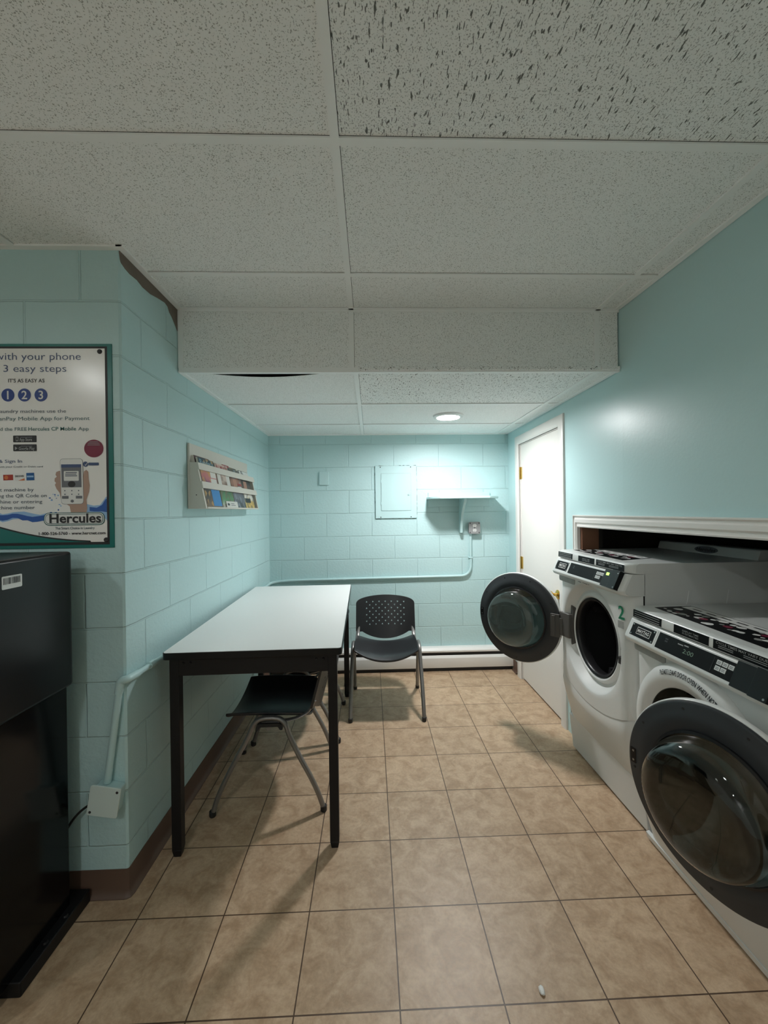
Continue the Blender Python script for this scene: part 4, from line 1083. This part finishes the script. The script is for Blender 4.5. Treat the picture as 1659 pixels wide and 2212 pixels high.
def washer(label, yc, dz, ang, lit, number=None, plinth=False, pivot_x=-.026, ring_text=False, clock=None, group=None):
    t = thing('washing_machine', label, 'washing machine', (1.060, yc, 0), 0, group)
    D = dz
    # cabinet
    cb_ = MB().box(.068, .690, -HW, HW, D + .004, D + .962).build('cabinet', M_APPL, t, bevel=.003)
    bd = MB()
    for x0 in (.25, .43):
        bd.prism([(x0, D + .80), (x0 + .012, D + .80), (x0 + .030, D + .885), (x0 + .016, D + .885)], lambda a, b, c: (a, c, b), -HW - .0016, -HW + .001)
    bd.build('pressed_rib', M_APPL, cb_, bevel=.0012)
    front_panel(t, D); lower_panel(t, D, .0)
    if plinth:
        MB().hexa([(.074, -HW + .006, .012), (.62, -HW + .006, .012), (.62, HW - .014, .012), (.074, HW - .014, .012)], [(.056, -HW + .006, D + .02), (.62, -HW + .006, D + .02), (.62, HW - .006, D + .02), (.056, HW - .006, D + .02)]).build('plinth', M_APPL, t, bevel=.003)
        MB().box(.085, .57, -HW + .03, HW - .03, .0, .014).build('foot', M_RUBB, t)
    else:
        MB().box(.080, .62, -HW + .02, HW - .02, 0, D + .006).build('foot', M_RUBB, t)
        MB().prism([(.056, D + .0), (.050, D + .026), (.066, D + .030), (.08, D + .0)], lambda a, b, c: (a, c, b), -HW + .004, HW - .004).build('toe_lip', M_APPL, t, bevel=.002)
    # console and lid
    cp0 = round_poly([(.070, .862), (-.020, .862), (-.036, .868), (-.044, .884), (-.010, .957), (.070, .957)], .005, 3)
    con = loft_u([(a, b + D) for a, b in cp0], .070, .030).build('console', M_APPL, t, smooth=40)
    lid_poly = round_poly([(.010, .9585), (-.006, .962), (-.004, .998), (.012, 1.004), (.10, 1.0042), (.64, 1.004), (.690, 1.0), (.690, .9585), (.10, .9585)], .008, 4)
    lid = loft_u([(a, b + D) for a, b in lid_poly], .10, .045).build('lid', M_APPL, t, smooth=40)
    # recess under the badge (pull handle)
    hd = MB().prism(rrect(.135, .318, .826, .870, .014, 4), lambda a, b, c: (c, a, b + D), -.003, .004).build('handle_recess', M_GSTK, t, smooth=30)
    m_ = MB(); plate(m_, .152, .305, .08, .93, .0, .0030, .012); fr = m_.build('badge_frame', M_APPL2, con); fr.location = (0, 0, D)
    m_ = MB(); plate(m_, .160, .297, .16, .86, .0020, .0040); bg = m_.build('badge_plate', M_STICK, fr)
    m_ = MB(); plate(m_, .182, .262, .33, .72, .0041, .0046); bd2 = m_.build('badge_border', M_LWHT, bg)
    m_ = MB(); plate(m_, .184, .260, .36, .69, .0046, .0049); m_.build('badge_field', M_STICK, bd2)
    kk_ = lambda a, b: cface(.222 - a, .45 + b / .0743, .0053)
    lettering('MAYTAG', .0125, kk_, M_LWHT, bd2, 'CENTER', .03, width=.066)
    m_ = MB(); m_.add([cface(.256, .40, .0051), cface(.222, .385, .0051), cface(.188, .40, .0051), cface(.222, .405, .0051)], [(0, 1, 2, 3)]); m_.build('badge_swoosh', M_LWHT, bd2, fix=False)
    for u, k in ((.290, .24), (.290, .78), (.167, .24), (.167, .78)):
        p = cface(u, k, .004); MB().lathe([(0, .0012), (.003, .0008), (.0035, 0)], p, (-.068, 0, .030), 10).build('screw', M_SCREW, bg, smooth=40)
    m_ = MB(); plate(m_, -.192, .143, .10, .92, .0005, .0030); dp = m_.build('display_panel', M_STICK, con); dp.location = (0, 0, D)
    m_ = MB(); plate(m_, -.1135, -.1100, .18, .84, .0030, .0036); m_.build('slot', M_GASK, dp)
    if clock:
        lettering(clock, .0150, lambda a, b: cface(-.010 - a, .40 + b / .0743, .0034), M_DIGIT, dp, 'CENTER', 0, width=.046, name='clock_digits')
        for u0, u1, k in ((.045, .020, .70), (.016, -.004, .74)):
            m_ = MB(); m_.add([cface(u0, k, .0033), cface(u1, k, .0033), cface(u1, k + .05, .0033), cface(u0, k + .05, .0033)], [(0, 1, 2, 3)]); m_.build('printed_line', M_LGRY, dp, fix=False)
    for k in (.56, .68):
        m_ = MB(); m_.add([cface(.106, k, .0033), cface(.092, k, .0033), cface(.092, k + .07, .0033), cface(.106, k + .07, .0033)], [(0, 1, 2, 3)]); m_.build('printed_mark', M_DKPL, dp, fix=False)
    for r in range(2):
        for c_ in range(3 - r):
            u = -.124 - c_ * .0215; k = .58 - r * .26
            m_ = MB(); plate(m_, u - .0185, u, k, k + .20, .0030, .0042); ky = m_.build('key', M_KEY, dp)
            for q in (0.05, .11):
                m_ = MB(); m_.add([cface(u - .003, k + q, .0044), cface(u - .015, k + q, .0044), cface(u - .015, k + q + .03, .0044), cface(u - .003, k + q + .03, .0044)], [(0, 1, 2, 3)]); m_.build('printed_line', M_PMID, ky, fix=False)
    m_ = MB(); plate(m_, -.320, -.195, -.02, 1.08, .0, .011, .006); plate(m_, -.322, -.266, -.05, 1.12, .0, .022, .008); rd_ = m_.build('card_reader', M_SATINB, con, bevel=.0015); rd_.location = (0, 0, D)
    if lit:
        m_ = MB(); plate(m_, -.236, -.214, .70, .88, .0110, .0116); m_.build('status_light', M_LED, rd_)['label'] = 'lit green status light'
    for k in (.06, .94):
        MB().lathe([(0, .0012), (.003, .0008), (.0035, 0)], cface(-.313, k, .022), (-.068, 0, .030), 10).build('screw', M_SCREW, rd_, smooth=40)
    # stickers on the front edge of the lid
    def lidsticker(u0, u1, lines, fill=.86, bars=0):
        s_ = MB().prism([(u0, .966), (u1, .966), (u1, .996), (u0, .996)], lambda a, b, c: (c - (.998 - b) * .05, a, b + D), -.0052, -.0032).build('sticker', M_STICK, lid)
        z = .996
        for s, cap in lines:
            z -= cap + .0032
            if not s: continue
            lettering(s, cap, lambda a, b, z=z: (-.0056 - (.998 - z - b) * .05, (u0 + u1) / 2 - a, z + b + D), M_LGRY, s_, 'CENTER', .01, width=abs(u1 - u0) * fill * (1 if cap > .005 else .6))
        for q in range(bars):
            zb = .979 - q * .0055
            for ua, ub in ((u0 - .02, u0 - .075), (u0 - .11, u0 - .185)):
                MB().add([(-.0056 - (.998 - zb) * .05, ua, zb + D), (-.0056 - (.998 - zb) * .05, ub, zb + D), (-.0056 - (.996 - zb) * .05, ub, zb + .002 + D), (-.0056 - (.996 - zb) * .05, ua, zb + .002 + D)], [(0, 1, 2, 3)]).build('printed_line', M_LGRY, s_, fix=False)
        return s_
    s1 = MB().prism([(.318, .966), (.150, .966), (.150, .996), (.318, .996)], lambda a, b, c: (c - (.998 - b) * .05, a, b + D), -.0052, -.0032).build('sticker', M_STICK, lid)
    for z in (.988, .979, .970):
        MB().add([(-.0056 - (.998 - z) * .05, .310, z + D), (-.0056 - (.998 - z) * .05, .160, z + D), (-.0056 - (.996 - z) * .05, .160, z + .0028 + D), (-.0056 - (.996 - z) * .05, .310, z + .0028 + D)], [(0, 1, 2, 3)]).build('printed_line', M_LGRY, s1, fix=False)
    lidsticker(.085, -.072, [('', .002), ('DISPLAY TIME', .0058), ('IS ESTIMATED', .0058)], .46)
    lidsticker(-.090, -.312, [('CYCLE TIMES MAY VARY DUE TO:', .0078)], .90, 2)
    # instruction sheet printed on the lid top
    zt = D + 1.0044
    st = MB().prism([(.078, .305), (.245, .315), (.235, -.150), (.050, -.215)], lambda a, b, c: (a, b, c), zt, zt + .0006).build('instruction_sheet', M_STICK, lid)
    rq = random.Random(4)
    for k in range(30):
        a = .085 + rq.random() * .09; b = .28 - k * .0155; s_ = .005 + rq.random() * .011
        pts = [(a + s_ * .9 * math.cos(q * PI / 5) * (1 + .4 * rq.random()), b + s_ * math.sin(q * PI / 5) * (1 + .5 * rq.random())) for q in range(10)]
        MB().add([(x, y, zt + .0009 + k * .00002) for x, y in pts], [tuple(range(10))]).build('printed_patch', [M_LWHT, M_LWHT, M_GSTK, M_LWHT, M_PMAR, M_LWHT, M_GSTK][k % 7], st, fix=False)
    MB().add([(.19, .30, zt + .0008), (.24, .305, zt + .0008), (.232, -.14, zt + .0008), (.175, -.16, zt + .0008)], [(0, 1, 2, 3)]).build('printed_patch', M_LWHT, st, fix=False)
    for k in range(6):
        y = .26 - k * .068
        MB().add([(.205, y, zt + .0012), (.215, y, zt + .0012), (.215, y - .045, zt + .0012), (.205, y - .045, zt + .0012)], [(0, 1, 2, 3)]).build('printed_line', M_CHAR, st, fix=False)
    # raised rear ledge with the service company's oval
    rl = MB().prism(round_poly([(.610, 1.003), (.625, 1.050), (.685, 1.052), (.690, 1.003)], .008, 3), lambda a, b, c: (a, c, b + D), -.310, .330).build('rear_ledge', M_APPL, lid, bevel=.005)
    lf_ = lambda a, b: (.6080 + (b - 1.003) * .32, a, b + D)
    ov = MB().add([(lf_(-.02 + .075 * math.cos(q * PI / 16), 1.027 + .017 * math.sin(q * PI / 16))) for q in range(32)], [tuple(range(32))]).build('oval_logo', M_PMID, rl, fix=False)
    vs, fs = text_data('Hercules', .017, 'CENTER', .03, .12)
    MB().add([(lf_(-.02 - a, 1.019 + b)[0] - .0008, -.02 - a, 1.019 + b + D) for a, b in vs], fs).build('lettering', M_CHAR, ov, fix=False)
    # opening: rubber gasket and drum
    gk = MB().lathe([(RO + .002, .044), (RO - .003, .032), (RO - .011, .034), (RO - .018, .046), (RO - .016, .082), (RO - .002, .082)], (0, 0, ZC), (1, 0, 0), 72, True).build('door_gasket', M_GASK, t, smooth=50); gk.location = (0, 0, D)
    return t, D
def finish(t, D, ang, px=-.026, pu=.295, z=None, drum=True):
    return door(t, (px, pu, D + (ZC if z is None else z)), ang)
def drum(t, D):
    dm = MB().lathe([(RO - .016, .083), (RO + .02, .086), (RO + .045, .10), (RO + .048, .46), (.12, .50), (.05, .47), (0, .46)], (0, 0, ZC), (1, 0, 0), 64).build('drum', M_DRUM, t, smooth=40); dm.location = (0, 0, D)
    for k in range(3):
        a = .6 + k * 2 * PI / 3; r = RO + .030
        b_ = MB().prism([(-.02, 0), (.02, 0), (.008, -.06), (-.008, -.06)], lambda p, q, c: (c, math.cos(a) * (r + q) - math.sin(a) * p, ZC + math.sin(a) * (r + q) + math.cos(a) * p), .12, .44).build('drum_baffle', M_DRUM, dm)
# cabinets need the drum hole cut: replace the front face of the cabinet box by the front panel only
def open_cabinet(t):
    for o in t.children:
        if o.name.startswith('cabinet'):
            b = bmesh.new(); b.from_mesh(o.data)
            f = min(b.faces, key=lambda q: q.calc_center_median().x)
            bmesh.ops.delete(b, geom=[f], context='FACES_ONLY'); b.to_mesh(o.data); b.free()
def latch(t, D):
    l = MB().box(.014, .050, -.252, -.230, D + .530, D + .562).box(.024, .050, -.246, -.234, D + .592, D + .606)
    l.build('latch', M_GASK, t, bevel=.001)
GW = 'white front loading washing machines along the right wall'
t, D = washer('raised white washing machine numbered 2 with its door wide open', -1.216, .190, 139, True, plinth=True, group=GW)
open_cabinet(t); drum(t, D); latch(t, D)
finish(t, D, 139.3, px=-.001, z=ZC - .024)
MB().prism(round_poly([(.212, ZC - .095), (.232, ZC - .12), (.240, ZC), (.232, ZC + .12), (.212, ZC + .095)], .012, 4), lambda a, b, c: (c, a, b + D), .024, .046).build('hinge_plate', M_HING, t, smooth=40)['label'] = 'grey hinge plate'
MB().hexa([(-.014, .300, D + ZC - .078), (.012, .306, D + ZC - .078), (.036, .218, D + ZC - .078), (.004, .222, D + ZC - .078)], [(-.014, .300, D + ZC + .062), (.012, .306, D + ZC + .062), (.036, .218, D + ZC + .062), (.004, .222, D + ZC + .062)]).build('hinge_arm', M_HING, t, bevel=.004)
lettering('2', .058, lambda a, b: (bulge(.264 + a) - .0035, -.264 - a, .748 + b + D), M_GREEN, t, 'LEFT', .03, width=.036, name='number')['label'] = 'green number 2'
MB().prism([(-.258, .706), (-.293, .706), (-.293, .738), (-.258, .738)], lambda a, b, c: (c + bulge(abs(a)), a, b + D), -.0016, -.0004).build('sticker', M_GSTK, t)
for k, (u, wd) in enumerate(((.10, .03), (.055, .05), (.0, .012))):
    MB().add([(-.0006, u, D + .852 + k * .001), (-.0006, u - wd, D + .851), (-.0006, u - wd, D + .857), (-.0006, u, D + .858)], [(0, 1, 2, 3)]).build('printed_mark', M_PMID, t, fix=False)

t, D = washer('white washing machine with closed door lettered along the top of its ring', -1.910, .010, 0, False, clock='2:00', group=GW)
open_cabinet(t); drum(t, D); latch(t, D)
d1 = finish(t, D, 0, px=.012, pu=.286)
# lettering bent along the top of the closed door's ring (door-local coordinates)
vs, fs = text_data('PLEASE LEAVE DOOR OPEN WHEN NOT IN USE', .0165, 'CENTER', .03)
x0 = min(v[0] for v in vs); x1 = max(v[0] for v in vs); R0 = .2455; SP = 1.22
pts = []
for a, b in vs:
    th = PI / 2 - .13 - ((a - (x0 + x1) / 2) / (x1 - x0)) * SP
    r = R0 + b
    # mirrored because the ring is read from the room side
    pts.append((-.0515 if r < .252 else -.0515 + (r - .252) * .4, -.286 - r * math.cos(th), r * math.sin(th)))
MB().add(pts, fs).build('ring_lettering', M_CHAR, d1, fix=False)

t, D = washer('white washing machine nearest the camera, only its swung open door in view', -2.692, .010, 163, False, group=GW)
open_cabinet(t); drum(t, D); latch(t, D)
finish(t, D, 163, px=-.030, pu=.292, z=.560 - D)
MB().box(-.030, .030, .245, .292, D + ZC - .078, D + ZC + .062).build('hinge_arm', M_HING, t, bevel=.003)

# ------------------------------------------------------------------ crumb of plaster on the floor
b = bmesh.new(); bmesh.ops.create_icosphere(b, subdivisions=2, radius=.011)
rq = random.Random(2)
for v in b.verts: v.co = Vector((v.co.x * .8, v.co.y * 1.25, v.co.z * .5)) * (1 + rq.uniform(-.12, .12)); v.co.z = max(v.co.z, -.004)
me = bpy.data.meshes.new('paper_scrap'); b.to_mesh(me); b.free(); me.materials.append(M_LWHT)
o = bpy.data.objects.new('paper_scrap', me); COL.objects.link(o); o.location = (.425, -2.106, .004)
tag(o, 'tiny white scrap lying on the floor tiles in the foreground', 'scrap')

# ------------------------------------------------------------------ keep the tree at thing > part > sub-part
bpy.context.view_layer.update()
def depth_(o):
    n = 0
    while o.parent: o = o.parent; n += 1
    return n
deep = [o for o in SC.objects if depth_(o) > 2]
for o in deep:
    a = o
    while depth_(a) > 1: a = a.parent
    mw = o.matrix_world.copy(); aw = a.matrix_world.copy()
    o['_to'] = a.name
    o['_m'] = [q for r in (aw.inverted() @ mw) for q in r]
for o in deep:
    q = list(o['_m'])
    o.parent = bpy.data.objects[o['_to']]
    o.matrix_parent_inverse = Matrix.Identity(4)
    o.matrix_local = Matrix([q[0:4], q[4:8], q[8:12], q[12:16]])
    del o['_to']; del o['_m']
